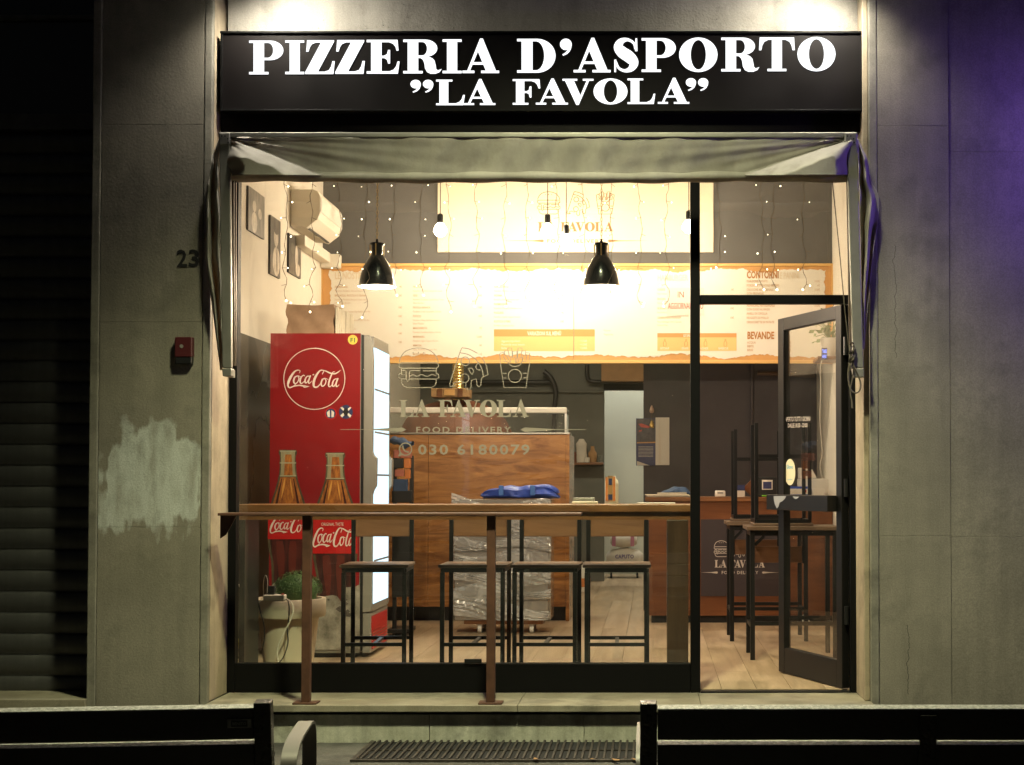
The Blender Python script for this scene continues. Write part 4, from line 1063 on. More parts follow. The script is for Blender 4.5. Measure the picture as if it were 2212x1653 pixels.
for a, b, c_, d_, hh in ((1067, 711.5, usp - .8, 758.5, 727), (usp + .8, 711.5, 1285, 758.5, 727), (1420, 720, 1591, 758, 729)):
    MB().pbox(a, b, c_, hh, YT - .0, YT + .0012).obj('box_header', M['mbox2'], mbn)
    MB().pbox(a, hh, c_, d_, YT - .0, YT + .0012).obj('box_field', M['mbox'], mbn)
mb = MB(); text_fit(mb, 'VARIAZIONI SUL MENÙ', 1139, 714, 1212, 725, YT - .001, bold=.03)
for i, (l_, p_) in enumerate((('Aggiunta ingredienti', '+1.50€'), ('Mozzarella senza lattosio', '+1.50€'), ('Bufala', '+2.00€'))):
    text_line(mb, l_, 1083, 739 + i * 7.6, 4.8, .75, YT - .001); text_line(mb, p_, 1268, 739 + i * 7.6, 4.8, .75, YT - .001, right=True)
for u, s_ in ((1430, 'KETCHUP'), (1476, 'SENAPE'), (1513, 'MAIONESE'), (1556, 'BARBECUE')): text_line(mb, s_, u - 4, 755, 4.4, .72, YT - .001, bold=.02)
text_line(mb, 'LE SALSE', 1476, 727.4, 5.5, .7, YT - .001, bold=.03)
mb.obj('box_text', M['mcream'], mbn)
mb = MB()
for u in (1436, 1482, 1524, 1567):
    stroke_into(mb, [(u - 3, 748), (u - 3, 740), (u - 1, 737), (u - 1, 733), (u + 1, 733), (u + 1, 737), (u + 3, 740), (u + 3, 748), (u - 3, 748)], .9, lambda x, y, d: P(x, y, YT - .001), False)
mb.obj('sauce_icons', M['mhead'], mbn)
ns = thing('paper_notice', 'white paper note with red capitals taped on the menu board', 'notice', P(1477, 682, YT - .006))
MB().pbox(1441, 622, 1521, 682, YT - .006, YT - .0045).obj('sheet', M['white'], ns)
mb = MB(); text_fit(mb, 'IN', 1464, 630, 1477, 643, YT - .0066); text_fit(mb, 'AGGIORNAMENTO', 1443, 654, 1519, 668, YT - .0066, bold=.01); mb.obj('note_lettering', M['calred'], ns)

lb = thing('logo_board', 'plain cream logo board on the grey wall above the menu', 'logo board', P(1243, 546, YB - .02))
YLb = YB - .022
MB().pbox(945, 330, 1541, 545, YLb, ybd).obj('panel', M['lcream'], lb, bevel=.002)
mb = MB()
icon_into(mb, 'burger', 1160, 414, 1210, 463, YLb - .001, 11); icon_into(mb, 'pizza', 1224.5, 414, 1274, 466, YLb - .001, 11); icon_into(mb, 'fries', 1288, 414, 1327, 463, YLb - .001, 11)
mb.obj('food_icons', M['logo'], lb)
mb = MB(); la_favola(mb, 1162, 480, 1325, 500, YLb - .0015, .0012); mb.obj('name_lettering', M['logo'], lb)
mb = MB(); text_fit(mb, 'FOOD DELIVERY', 1182, 517, 1304, 525, YLb - .001, bold=.02, space=1.2)
mb.poly([(1086, 520.2), (1150, 519.5), (1172, 517.5), (1176, 520.7), (1172, 523.5), (1150, 521.5)], YLb - .001, .0006); mb.poly([(1402, 520.2), (1338, 519.5), (1316, 517.5), (1312, 520.7), (1316, 523.5), (1338, 521.5)], YLb - .001, .0006)
mb.obj('small_lettering', M['logo'], lb)

# air conditioner on the left wall
ya = Ywall(627, v=450); za, zb_ = P(627, 409, ya).z, P(627, 489, ya).z
ac = thing('air_conditioner', 'cream wall-mounted air conditioner above the drinks fridge', 'air conditioner', (XL, ya, zb_))
sec = [(0, zb_), (.075, zb_ + .0), (.12, zb_ - .012), (.205, zb_ + .055), (.222, zb_ + .10), (.222, za - .05), (.205, za - .015), (.17, za), (0, za)]
def extr(mb, sec, x0, y0, y1):
    mb.prism([sec], lambda x, z, d: Vector((x0 + x, y0 + (y1 - y0) * d, z)))
    mb.f.append(tuple(len(mb.v) - len(sec) + i for i in range(len(sec)))); return mb
extr(MB(), sec, XL, ya, ya + .78).obj('casing', M['ivory'], ac, bevel=.006)
MB().box(XL + .2235, XL + .228, ya + .01, ya + .77, zb_ + .105, za - .06).obj('front_panel', M['white'], ac, bevel=.002)
mb = MB(); mb.bar((XL + .128, ya + .06, zb_ - .009), (XL + .128, ya + .72, zb_ - .009), .02, .008); mb.obj('air_slot', M['black'], ac)
tr = thing('cable_trunking', 'cream pipe trunking running below the air conditioner', 'trunking', (XL, ya, zb_ - .14))
MB().box(XL + .001, XL + .085, ya + .12, 3.90, zb_ - .125, zb_ - .045).obj('trunk', M['ivory'], tr, bevel=.006)
MB().box(XL + .001, XL + .16, 3.905, 3.985, zb_ - .165, zb_ - .05).obj('end_box', M['ivory'], tr, bevel=.012, seg=3)
# three prints on the left wall
for k, (ua, ub, va, vb, lab, mm) in enumerate(((532, 567, 401, 496, 'black and white print of two people nearest the window', 'photo'), (580, 601.5, 464, 591, 'tall narrow black and white portrait print on the cream wall', 'photo2'), (620, 646, 503, 588, 'black and white print hanging just left of the air conditioner', 'photo2'))):
    y0, y1 = Ywall(ua, v=va), Ywall(ub, v=va); z1, z0 = P(ua, va, y0).z, P(ua, vb, y0).z
    pt = thing('wall_print', lab, 'picture', (XL, y0, z0), 'black and white prints on the left wall')
    MB().box(XL + .0005, XL + .014, y0, y1, z0, z1).obj('board', M['black'], pt)
    ph_ = MB().box(XL + .0145, XL + .016, y0 + .0006, y1 - .0006, z0 + .0006, z1 - .0006).obj('photograph', M[mm], pt)
    wy, hz = y1 - y0, z1 - z0
    for q, (cy_, cz_, ry, rz2, mm2) in enumerate((((.36, .62, .11, .13, 'wht'), (.36, .25, .17, .24, 'wht'), (.70, .52, .11, .12, 'wht'), (.70, .20, .17, .19, 'photo')), ((.55, .68, .22, .17, 'wht'), (.58, .26, .36, .25, 'wht'), (.55, .80, .24, .08, 'black'), (.62, .30, .05, .22, 'photo2')), ((.30, .66, .18, .14, 'photo'), (.62, .50, .12, .30, 'wht'), (.30, .22, .24, .2, 'black'), (.72, .18, .2, .16, 'wht')))[k]):
        MB().prism([[(y0 + wy * (cy_ + ry * math.cos(t * .3927)), z0 + hz * (cz_ + rz2 * math.sin(t * .3927))) for t in range(16)]], lambda y, z, d: Vector((XL + .0165 + .0003 * q - .0003 * d, y, z))).obj('figure_print', M[{'wht': 'photofig', 'photo': 'photo', 'black': 'photo2', 'photo2': 'photo2'}[mm2]], ph_)

# ================================================================== LAMPS
def point(name, loc, power, col, r, parent):
    d = bpy.data.lights.new(name, 'POINT'); d.energy = power; d.color = col; d.shadow_soft_size = r
    o = bpy.data.objects.new(name, d); C.objects.link(o); o.parent = parent; o.location = Vector(loc) - wloc(parent); return o
WARM = (1.0, .80, .58)
def pendant(u, label):
    Y = .47; c = P(u, 620, Y); zr_ = c.z; k = S(Y) * 1.0
    rr = 41 * k
    t = thing('pendant_lamp', label, 'pendant lamp', (c.x, Y, zr_), 'black bell pendants over the window bar')
    zt_ = P(u, 552, Y).z; zc = P(u, 525, Y).z; H_ = zt_ - zr_
    prof = [(rr, zr_), (rr * 1.0, zr_ + .008), (rr * .93, zr_ + .014), (rr * .90, zr_ + H_ * .22), (rr * .83, zr_ + H_ * .42), (rr * .70, zr_ + H_ * .64), (rr * .52, zr_ + H_ * .84), (rr * .34, zt_), (rr * .30, zt_)]
    MB().lathe(c.x, Y, prof, 40).obj('shade', M['shade'], t, smooth=True)
    MB().lathe(c.x, Y, [(r - .003, z - .001 if i else z + .001) for i, (r, z) in enumerate(prof)], 40).obj('shade_lining', M['enamel'], t, smooth=True)
    MB().lathe(c.x, Y, [(rr * .30, zt_ - .002), (rr * .30, zc - .012), (rr * .38, zc - .012), (rr * .38, zc - .002), (rr * .30, zc), (rr * .08, zc + .008), (.006, zc + .022), (0, zc + .022)], 24).obj('cap', M['shade'], t, smooth=True)
    for a in (0, 90, 180, 270):
        x, y = c.x + rr * .36 * math.cos(R(a)), Y + rr * .36 * math.sin(R(a)); MB().tube([(x, y, zt_ - .004), (x, y, zc - .008)], .004, 6).obj('strut', M['brass'], t)
    mb = MB(); z = zc + .02; i = 0
    while z < CEIL - .01:
        a = i % 2; pts = []
        for j in range(9):
            th = j / 8 * 2 * math.pi; w = .0055 * math.cos(th); pts.append((c.x + (w if a else 0), Y + (0 if a else w), z + .012 + .013 * math.sin(th)))
        mb.tube(pts, .0017, 5, cap=False); z += .021; i += 1
    mb.obj('chain', M['brass'], t)
    zb2 = zr_ + .045
    MB().lathe(c.x, Y, [(0, zb2 - .03), (.018, zb2 - .024), (.03, zb2), (.024, zb2 + .025), (.013, zb2 + .05), (0, zb2 + .05)], 16).obj('bulb', M['bulb2'], t, smooth=True)
    point('pendant_light', (c.x, Y, zb2 - .05), 92, WARM, .02, t)
pendant(814, 'black bell pendant lamp hanging above the drinks fridge side of the bar'); pendant(1299, 'black bell pendant lamp hanging near the middle of the window')
for u, v, Y, lab in ((951, 496, 3.3, 'bare bulb on a cord at the left end of the logo board'), (1183, 497, 3.3, 'bare bulb on a cord under the burger logo'), (1223, 520, 3.3, 'lowest bare bulb on a cord under the pizza logo'), (1488, 489, 3.3, 'bare bulb on a cord behind the window mullion')):
    c = P(u, v, Y); t = thing('bare_bulb', lab, 'bulb', (c.x, Y, c.z - .05), 'bare bulbs hung before the logo board')
    MB().lathe(c.x, Y, [(0, c.z - .056), (.026, c.z - .050), (.049, c.z - .022), (.050, c.z + .002), (.034, c.z + .032), (.014, c.z + .052), (0, c.z + .052)], 18).obj('bulb', M['bulb'], t, smooth=True)
    point('bulb_light', (c.x, Y, c.z - .09), 29, WARM, .03, t)
    MB().lathe(c.x, Y, [(0, c.z + .050), (.021, c.z + .050), (.024, c.z + .075), (.022, c.z + .115), (.008, c.z + .125), (0, c.z + .126)], 14).obj('socket', M['black'], t, smooth=True)
    MB().tube([(c.x, Y, c.z + .124), (c.x, Y, CEIL)], .0035, 6).obj('cord', M['black'], t)
# kitchen tube lamp (hidden behind the bulkhead) and back room lamp
def tube_lamp(x, y, L_, st, lab, col=(1.0, .95, .84)):
    t = thing('tube_lamp', lab, 'lamp', (x, y, CEIL - .1))
    MB().box(x - L_ / 2, x + L_ / 2, y - .05, y + .05, CEIL - .05, CEIL - .001).obj('housing', M['white'], t, bevel=.004)
    MB().tube([(x - L_ / 2 + .03, y, CEIL - .075), (x + L_ / 2 - .03, y, CEIL - .075)], .018, 10).obj('tube', emis('tube_glow', col, 12.), t)
    d = bpy.data.lights.new('tube_light', 'AREA'); d.shape = 'RECTANGLE'; d.size = L_; d.size_y = .08; d.energy = st; d.color = col
    o = bpy.data.objects.new('tube_light', d); C.objects.link(o); o.parent = t; o.location = (0, 0, -.02)
tube_lamp(-.9, 5.6, 1.2, 105, 'fluorescent tube lamp on the ceiling over the pizza counter', (1., .86, .62))
tube_lamp(-.15, 9.9, .9, 60, 'fluorescent tube lamp on the ceiling of the back room')

# fairy light curtain
fc = thing('fairy_lights', 'curtain of tiny warm fairy lights hanging inside the window', 'fairy lights', P(1100, 690, .10))
rf = random.Random(21)
YF = .105
MB().tube([P(520, 372, YF), P(900, 376, YF), P(1200, 373, YF), P(1480, 376, YF), P(1830, 372, YF)], .0025, 6).obj('top_wire', M['wire'], fc)
for u, ve in ((617, 655), (675, 684), (734, 668), (790, 690), (849.5, 650), (909.5, 645), (969, 686), (1030, 668), (1090, 664), (1139, 660), (1204, 655), (1261, 652), (1320, 640), (1383, 664), (1440, 672), (1554, 588), (1646, 632), (1669, 628), (1736, 630)):
    mb = MB(); lm = MB(); pts = []; v = 374.; uu = u; side = rf.choice((-1, 1)); k = 0
    wob = rf.uniform(0, 6)
    while v < ve:
        spread = 5.5 if v > 570 else 2.2
        uu = u + spread * math.sin(k * 1.25 + wob) + rf.uniform(-1.6, 1.6) + (3.0 * math.sin(wob * 7 + k * .37))
        p = P(uu, v, YF + rf.uniform(-.004, .004)); pts.append(p)
        if k % 3 == 2:
            side = -side if rf.random() < .75 else side
            l_ = rf.uniform(7, 12); q = P(uu + side * l_, v + rf.uniform(1, 6) , YF)
            mb.tube([p, (p + q) / 2 + Vector((0, 0, -.001)), q], .0013, 5)
            lit = rf.random() < .72
            ks = rf.uniform(.5, 1.0)
            if lit:
                lm.lathe(q.x, q.y, [(0, q.z - .004 * ks), (.0028 * ks, q.z - .0025 * ks), (.0036 * ks, q.z), (.0028 * ks, q.z + .0025 * ks), (0, q.z + .004 * ks)], 8)
        v += 12.; k += 1
    for s2 in range(2): mb.tube([Vector(p) + Vector((.0015 * math.sin(i + s2 * 3.1), .0015 * math.cos(i + s2 * 3.1), 0)) for i, p in enumerate(pts)], .0009, 5)
    e = pts[-1]; lm.lathe(e.x, e.y, [(0, e.z - .0048), (.0036, e.z - .003), (.0046, e.z), (.0036, e.z + .003), (0, e.z + .0048)], 8)
    so_ = mb.obj('strand', M['wire'], fc); lm.obj('lights', M['fairy'], so_)

# ================================================================== WINDOW BAR AND STOOLS
zc1 = P(1000, 1090, .09).z
wc = thing('window_bar', 'long brown wooden bar counter along the inside of the window', 'counter', (P(1000, 1450, .25).x, .25, FL))
xb0, xb1 = xj0 + .03, xm0 + .02
MB().box(xb0, xb1, .09, .44, zc1 - .042, zc1).obj('bar_top', M['cwood'], wc, bevel=.004)
MB().box(xb0, xb1, .11, .13, zc1 - .085, zc1 - .0425).obj('apron', M['cwood'], wc)
MB().box(P(1441, 1300, .11).x, P(1487, 1300, .11).x, .11, .42, FL, zc1 - .086).obj('end_panel', mat('laminate_end', (.075, .042, .026), .25, var=.3, scale=5, stretch=(3, 1, .4)), wc, bevel=.003)
MB().box(xb0 + .02, xb0 + .05, .12, .42, FL, zc1 - .086).obj('end_panel', M['black'], wc)

def make_stool():
    t = thing('bar_stool', '', 'stool', group='black steel bar stools with wooden seats')
    W, D, SH, BH = .172, .19, .655, .93
    def leg(x, y, z1):
        MB().bar((x, y, 0), (x, y, z1), .024, .024, (0, 1, 0)).obj('leg', M['blkmetal'], t, local=True, bevel=.002, seg=1)
    leg(-W, -D, SH - .03); leg(W, -D, SH - .03); leg(-W, D, BH); leg(W, D, BH)
    MB().box(-.195, .195, -.205, .178, SH - .005, SH + .013).obj('seat', M['swood'], t, local=True, bevel=.004)
    mb = MB(); mb.bar((-W, -D, SH - .018), (W, -D, SH - .018), .024, .024); mb.bar((-W, D - .001, SH - .018), (W, D - .001, SH - .018), .022, .022); mb.bar((-W, -D, SH - .0185), (-W, D, SH - .0185), .022, .022); mb.bar((W, -D, SH - .0185), (W, D, SH - .0185), .022, .022)
    mb.obj('seat_frame', M['blkmetal'], t, local=True)
    MB().box(-W + .013, W - .013, D - .008, D + .008, .815, .925).obj('backrest', M['bwood'], t, local=True, bevel=.003)
    mb = MB(); mb.bar((-W, -D, .215), (W, -D, .215), .020, .020); mb.obj('foot_bar', M['blkmetal'], t, local=True)
    mb = MB(); mb.bar((-W, D, .215), (W, D, .215), .020, .020); mb.obj('foot_bar', M['blkmetal'], t, local=True)
    mb = MB(); mb.bar((0, -D, .215), (0, D, .215), .022, .012); mb.obj('foot_link', M['blkmetal'], t, local=True)
    return t
stool = make_stool()
for i, (u, lab) in enumerate(((817, 'bar stool nearest the drinks fridge, alone at the window bar'), (1029, 'second bar stool from the fridge, before the wrapped tray stack'), (1183, 'third bar stool from the fridge, right of the wrapped trays'), (1333, 'bar stool at the right end of the window bar'))):
    o = stool if i == 0 else copy_tree(stool)
    c = P(u, 1300, .53); o.location = (c.x, .53, FL); o['label'] = lab
    o.rotation_euler = (0, 0, R((3, 0, -1, 1)[i]))

# two high tables at the right with a stool upside down on each
def high_table(x, y, w, d, lab):
    t = thing('high_table', lab, 'table', (x + w / 2, y + d / 2, FL), 'tall square tables by the door')
    zt_ = FL + .855
    MB().box(x - .02, x + w + .02, y - .02, y + d + .02, zt_ - .025, zt_).obj('table_top', M['swood'], t, bevel=.003)
    for a in (x + .015, x + w - .015):
        for b in (y + .015, y + d - .015):
            MB().box(a - .015, a + .015, b - .015, b + .015, FL, zt_ - .0255).obj('leg', M['blkmetal'], t, bevel=.002, seg=1)
    for b in (y + .015, y + d - .015):
        MB().box(x + .03, x + w - .03, b - .012, b + .012, zt_ - .06, zt_ - .0255).obj('apron_rail', M['blkmetal'], t); MB().box(x + .03, x + w - .03, b - .01, b + .01, FL + .22, FL + .245).obj('foot_rail', M['blkmetal'], t)
    for a in (x + .015, x + w - .015):
        MB().box(a - .012, a + .012, y + .03, y + d - .03, zt_ - .06, zt_ - .0255).obj('apron_rail', M['blkmetal'], t); MB().box(a - .01, a + .01, y + .03, y + d - .03, FL + .20, FL + .225).obj('foot_rail', M['blkmetal'], t)
    MB().bar((x + .03, y + .015, zt_ - .12), (x + .09, y + .015, zt_ - .061), .014, .02).obj('bracket', M['blkmetal'], t)
    return zt_
TA = (P(1621, 1415, 1.42).x, 1.42, .56, .45); TB = (P(1577, 1380, 2.57).x, 2.57, .56, .48)
for (x, y, w, d), lab, lab2 in ((TA, 'tall table nearest the open door with an upturned stool', 'upturned bar stool on the tall table nearest the door'), (TB, 'tall table farther back beside the service counter', 'upturned bar stool on the farther tall table')):
    zt_ = high_table(x, y, w, d, lab)
    o = copy_tree(stool); o['label'] = lab2
    o.rotation_euler = (R(180), 0, R(180)); o.rotation_euler = (math.pi, 0, 0)
    # turned upside down: the backrest (local +y) must clear the far table edge
    o.rotation_euler = (math.pi, 0, math.pi)
    o.location = (x + .22, y + d - .165, zt_ + .6685)

# ================================================================== DRINKS FRIDGE
YFr = 1.55
fx0, fx1 = P(583, 900, YFr).x, P(779, 900, YFr).x
zf_t = P(680, 720, YFr).z
fr = thing('drinks_fridge', 'tall red drinks fridge with bottle graphics and a glowing glass door', 'fridge', ((fx0 + fx1) / 2, YFr + .33, FL))
MB().box(fx0, fx1, YFr, YFr + .66, FL + .03, zf_t).obj('cabinet', M['fgrey'], fr, bevel=.006)
MB().box(fx0 + .002, fx1 - .002, YFr - .004, YFr - .0005, FL + .06, zf_t - .001).obj('side_graphic', M['red'], fr)
MB().box(fx0 + .03, fx1 - .03, YFr + .03, YFr + .63, FL, FL + .0295).obj('plinth', M['black'], fr)
MB().box(fx1 + .0005, fx1 + .018, YFr + .01, YFr + .65, FL + .12, zf_t - .01).obj('gasket', M['black'], fr)
kf = S(YFr)
dx0 = fx1 + .0185
zg0, zg1 = P(800, 1323, YFr).z, zf_t - .012
zh0, zh1 = P(800, 1059, YFr).z, P(800, 983, YFr).z
prof = [(0, zg0), (.050, zg0), (.058, zg0 + .02), (.058, zh0 - .03), (.066, zh0), (.084, zh0 + .03), (.086, zh1 - .02), (.066, zh1), (.058, zh1 + .02), (.060, zg1 - .16), (.052, zg1 - .06), (.036, zg1), (0, zg1)]
mb = MB()
for y0, y1 in ((YFr + .004, YFr + .055), (YFr + .60, YFr + .655)): extr(mb, prof, dx0, y0, y1)
mb.box(dx0, dx0 + .056, YFr + .0555, YFr + .5995, zg1 - .075, zg1 - .003); mb.box(dx0, dx0 + .056, YFr + .0555, YFr + .5995, zg0, zg0 + .05)
door = mb.obj('door', M['fgrey'], fr, bevel=.004)
MB().box(dx0 + .030, dx0 + .062, YFr + .058, YFr + .597, zg0 + .052, zg1 - .078).obj('lit_glass', M['led'], door)
mb = MB()
for i in range(1, 6):
    z = zg0 + .05 + i * (zg1 - zg0 - .12) / 6; mb.box(dx0 + .0622, dx0 + .064, YFr + .06, YFr + .595, z - .006, z + .006)
mb.obj('shelf_edge', M['alu'], door)
MB().box(dx0, dx0 + .05, YFr + .01, YFr + .65, FL + .03, zg0 - .006).obj('base_panel', M['fgrey'], fr, bevel=.004)
mb = MB()
mb.box(dx0 + .0505, dx0 + .054, YFr + .05, YFr + .61, zg0 - .13, zg0 - .03); mb.obj('red_band', M['red2'], fr)
mb = MB()
for i in range(9): mb.box(dx0 + .0505, dx0 + .056, YFr + .06, YFr + .60, FL + .05 + i * .02, FL + .061 + i * .02)
mb.obj('grille', M['red2'], fr)
Yg = YFr - .0052
def ring(mb, cx, cy, r, w, Y): stroke_into(mb, circ(cx, cy, r, 48), w, lambda x, y, d: P(x, y, Y), False)
mb = MB(); ring(mb, 679, 818.6, 66, 1.6, Yg); cola_into(mb, 621, 799, 736, 838, Yg, .92); mb.obj('round_logo', M['wht'], fr)
# printed bottles
def bottle_print(cx, vt, k, vlab0, vlab1, vbot):
    def shape(pts, Y, name, m, par, off=0.):
        q = smooth(pts, 4); pl_ = [(cx + (x + off) * k, v) for x, v in q] + [(cx + (-x + off) * k, v) for x, v in q[::-1]]
        return MB().poly(pl_, Y, .0003).obj(name, m, par)
    def rib(mb, pts, Y):   # (x, v, width) strip
        q = smooth(pts, 4); L_, R_ = ribbon([(cx + x * k, v, w * k) for x, v, w in q]); mb.prism([L_ + R_[::-1]], lambda u, v, d: P(u, v, Y) + Vector((0, .0003 * d, 0)))
    O = [(18, vt), (20.5, vt + 3), (20.5, vt + 9), (18.2, vt + 13), (18, vt + 24), (20, vt + 28), (18.5, vt + 33), (20, vt + 50), (23, vt + 66), (29, vt + 86), (38, vt + 112), (45, vt + 136), (46.5, vlab0 + 10), (46, vlab1), (43, vlab1 + 25), (38, vlab1 + 55), (36, vbot)]
    g = shape(O, Yg, 'bottle_print', M['gdark'], fr)
    shape([(16, vt + 4), (15.5, vt + 30), (17, vt + 52), (19, vt + 57)], Yg - .0004, 'neck_print', M['gbottle'], g)
    shape([(7, vt + 10), (8.5, vt + 30), (10, vt + 56)], Yg - .0008, 'neck_amber', M['amber'], g, 1.)
    mb = MB()
    for vv in (vt + 1.5, vt + 27, vt + 55): mb.poly([(cx - 19 * k, vv), (cx + 19 * k, vv), (cx + 18 * k, vv + 2.4), (cx - 18 * k, vv + 2.4)], Yg - .0012, .0003)
    mb.obj('neck_ring', M['gring'], g)
    shape([(17, vt + 59), (20, vt + 70), (26, vt + 90), (33, vt + 112), (38, vlab0)], Yg - .0006, 'amber_print', M['amber'], g)
    mb = MB()
    for x0, x1, w in ((-7, -15, 4.5), (5, 11, 3.)): rib(mb, [(x0, vt + 62, 1), (x0 * .6 + x1 * .4, vt + 80, w), (x1, vt + 104, .8)], Yg - .0012)
    mb.obj('shoulder_glint', M['glint'], g)
    mb = MB()
    for x0, x1 in ((12.5, 27), (-14, -30)): rib(mb, [(x0, vt + 62, 1.5), (x1, vlab0 - 2, 7)], Yg - .0016)
    mb.obj('shoulder_shade', M['cola'], g)
    shape([(41, vlab1), (38, vlab1 + 25), (33, vlab1 + 55), (31, vbot - 6)], Yg - .0006, 'cola_print', M['cola'], g)
    mb = MB()
    for x0 in (-19, 12): rib(mb, [(x0, vlab1 + 4, 14), (x0 * .85, vlab1 + 40, 17), (x0 * .75, vbot - 14, 4)], Yg - .0012)
    mb.obj('body_glint', M['colaglint'], g)
    MB().poly([(cx - 45 * k, vlab0), (cx + 45 * k, vlab0), (cx + 46 * k, vlab1), (cx - 46 * k, vlab1)], Yg - .0022, .0004).obj('label_print', M['red2'], g)
bottle_print(622, 972, .95, 1108, 1165, 1300); bottle_print(724, 977.6, 1.05, 1122, 1196, 1310)
mb = MB(); cola_into(mb, 583, 1118, 676, 1152, Yg - .0030, .95); cola_into(mb, 676, 1140, 768, 1182, Yg - .0030, .95); text_fit(mb, 'ORIGINAL TASTE', 694, 1129, 742, 1136, Yg - .0030)
mb.obj('label_script', M['wht'], fr)
ri = random.Random(4)
top = [(584, 1268)] + [(584 + i * 9.6, 1262 + 60 * (1 - abs(i - 10) / 10.) ** .6 * .0 + ri.uniform(-8, 10) + (30 if 1 < i < 17 else 0)) for i in range(1, 20)] + [(777, 1262)]
MB().poly(top + [(777, 1404), (584, 1404)], Yg - .0014, .0004).obj('ice_print', M['ice'], fr)
mb = MB()
for i in range(16):
    cx, cy = ri.uniform(592, 770), ri.uniform(1290, 1330); r_ = ri.uniform(3, 9)
    mb.poly([(cx + r_ * ri.uniform(.5, 1.3) * math.cos(t), cy + r_ * .7 * ri.uniform(.5, 1.3) * math.sin(t)) for t in [j * .785 for j in range(8)]], Yg - .0019 - i * .00005, .0003)
mb.obj('ice_shadow_print', M['rock'], fr)
s1 = MB().poly(circ(762, 734, 10.5, 24)[:-1], Yg - .0004, .0003).obj('round_sticker', M['yellow'], fr)
mb = MB(); text_fit(mb, 'F1', 757, 730, 767, 740, Yg - .0009, bold=.03); mb.obj('sticker_print', M['leaf'], s1)
s2 = MB().poly(circ(714.5, 893.6, 13, 24)[:-1], Yg - .0004, .0003).obj('round_sticker', M['red2'], fr)
mb = MB(); mb.poly(circ(714.5, 893.6, 11, 20)[:-1], Yg - .0008, .0003); mb.obj('sticker_print', M['navy'], s2)
mb = MB(); mb.poly([(706, 891), (712, 886), (713, 901), (708, 901)], Yg - .0012, .0003); mb.poly([(716, 886), (722, 891), (721, 901), (716, 902)], Yg - .0012, .0003); mb.obj('sticker_motif', M['wht'], s2)
s3 = MB().poly(circ(747, 890, 15, 24)[:-1], Yg - .0004, .0003).obj('round_sticker', M['navy'], fr)
mb = MB(); mb.poly([(735, 881), (739, 879), (759, 898), (756, 902)], Yg - .0008, .0003); mb.poly([(759, 881), (756, 879), (735, 898), (739, 902)], Yg - .0011, .0003); mb.obj('sticker_motif', M['wht'], s3)
mb = MB(); mb.poly([(744, 882), (751, 882), (753, 890), (750, 898), (744, 898), (741, 890)], Yg - .0015, .0003); mb.obj('sticker_print', M['black'], s3)

# brown wrapped paper bundles on top of the fridge
Yb = YFr + .05
pbn = thing('paper_bundle', 'brown wrapped bundle of papers on top of the drinks fridge', 'bundle', P(670, 717, Yb))
def bundle(u0, v0, u1, v1, Y0, Y1):
    a = P(u0, v1, Y0); b_ = P(u1, v0, Y0); rr_ = random.Random(9)
    def f(i, j):
        x = a.x + (b_.x - a.x) * i + .010 * math.sin(j * 9 + 1) * (1 if i > .5 else -1) * math.sin(math.pi * j) + .004 * math.sin(i * 14)
        return Vector((x, Y0 + .006 * math.sin(i * 11 + j * 7), zf_t + .002 + (b_.z - zf_t) * j + .004 * math.sin(i * 5 + 2) * j))
    mb = MB().grid(14, 8, f); nb_ = len(mb.v)
    mb.v += [(x, Y1, z) for x, y, z in mb.v[:nb_]]
    for i in range(14):
        for j in range(8):
            q = nb_ + i * 9 + j; mb.f.append((q + 1, q + 10, q + 9, q))
    rim = [i * 9 for i in range(15)] + [14 * 9 + j for j in range(1, 9)] + [i * 9 + 8 for i in range(13, -1, -1)] + [j for j in range(7, 0, -1)]
    for i in range(len(rim)): p_, q_ = rim[i], rim[(i + 1) % len(rim)]; mb.f.append((p_, q_, q_ + nb_, p_ + nb_))
    return mb
bundle(619, 659, 720, 717, Yb, Yb + .30).obj('wrapper', M['paper'], pbn, smooth=True)
ax = P(720, 700, Yb).x; zt_ = P(700, 661, Yb).z
mb = MB()
for i in range(16):
    zz = random.uniform(.0, .012); mb.box(ax + .012, ax + .018 + random.uniform(0, .012), Yb + .01 + i * .034, Yb + .038 + i * .034, zf_t + .002, zt_ - zz)
mb.obj('sheet_edges', M['pages'], pbn)

# ================================================================== POT, PLANT AND CABLES
Yp = .72
pc_ = P(624, 1300, Yp); kp = S(Yp)
pot = thing('plant_pot', 'round beige planter pot with wide rim at the left end of the bar', 'pot', (pc_.x, Yp, FL))
zr1, zr0 = P(624, 1292, Yp).z, P(624, 1331, Yp).z
rr = 78 * kp
MB().lathe(pc_.x, Yp, [(0, FL), (rr * .66, FL), (rr * .70, FL + .12), (rr * .82, zr0 - .004), (rr * .985, zr0), (rr, zr0 + .006), (rr * 1.01, zr1 - .005), (rr * .995, zr1), (rr * .90, zr1), (rr * .88, zr1 - .03), (0, zr1 - .03)], 48).obj('pot_body', M['pot'], pot, smooth=True)
bp_ = thing('ball_plant', 'dense dark green ball-shaped plant in the beige pot', 'plant', (P(643, 1290, Yp).x, Yp, zr1 - .03))
bc = P(643, 1275, Yp + .02); mb = MB(); rg = random.Random(8)
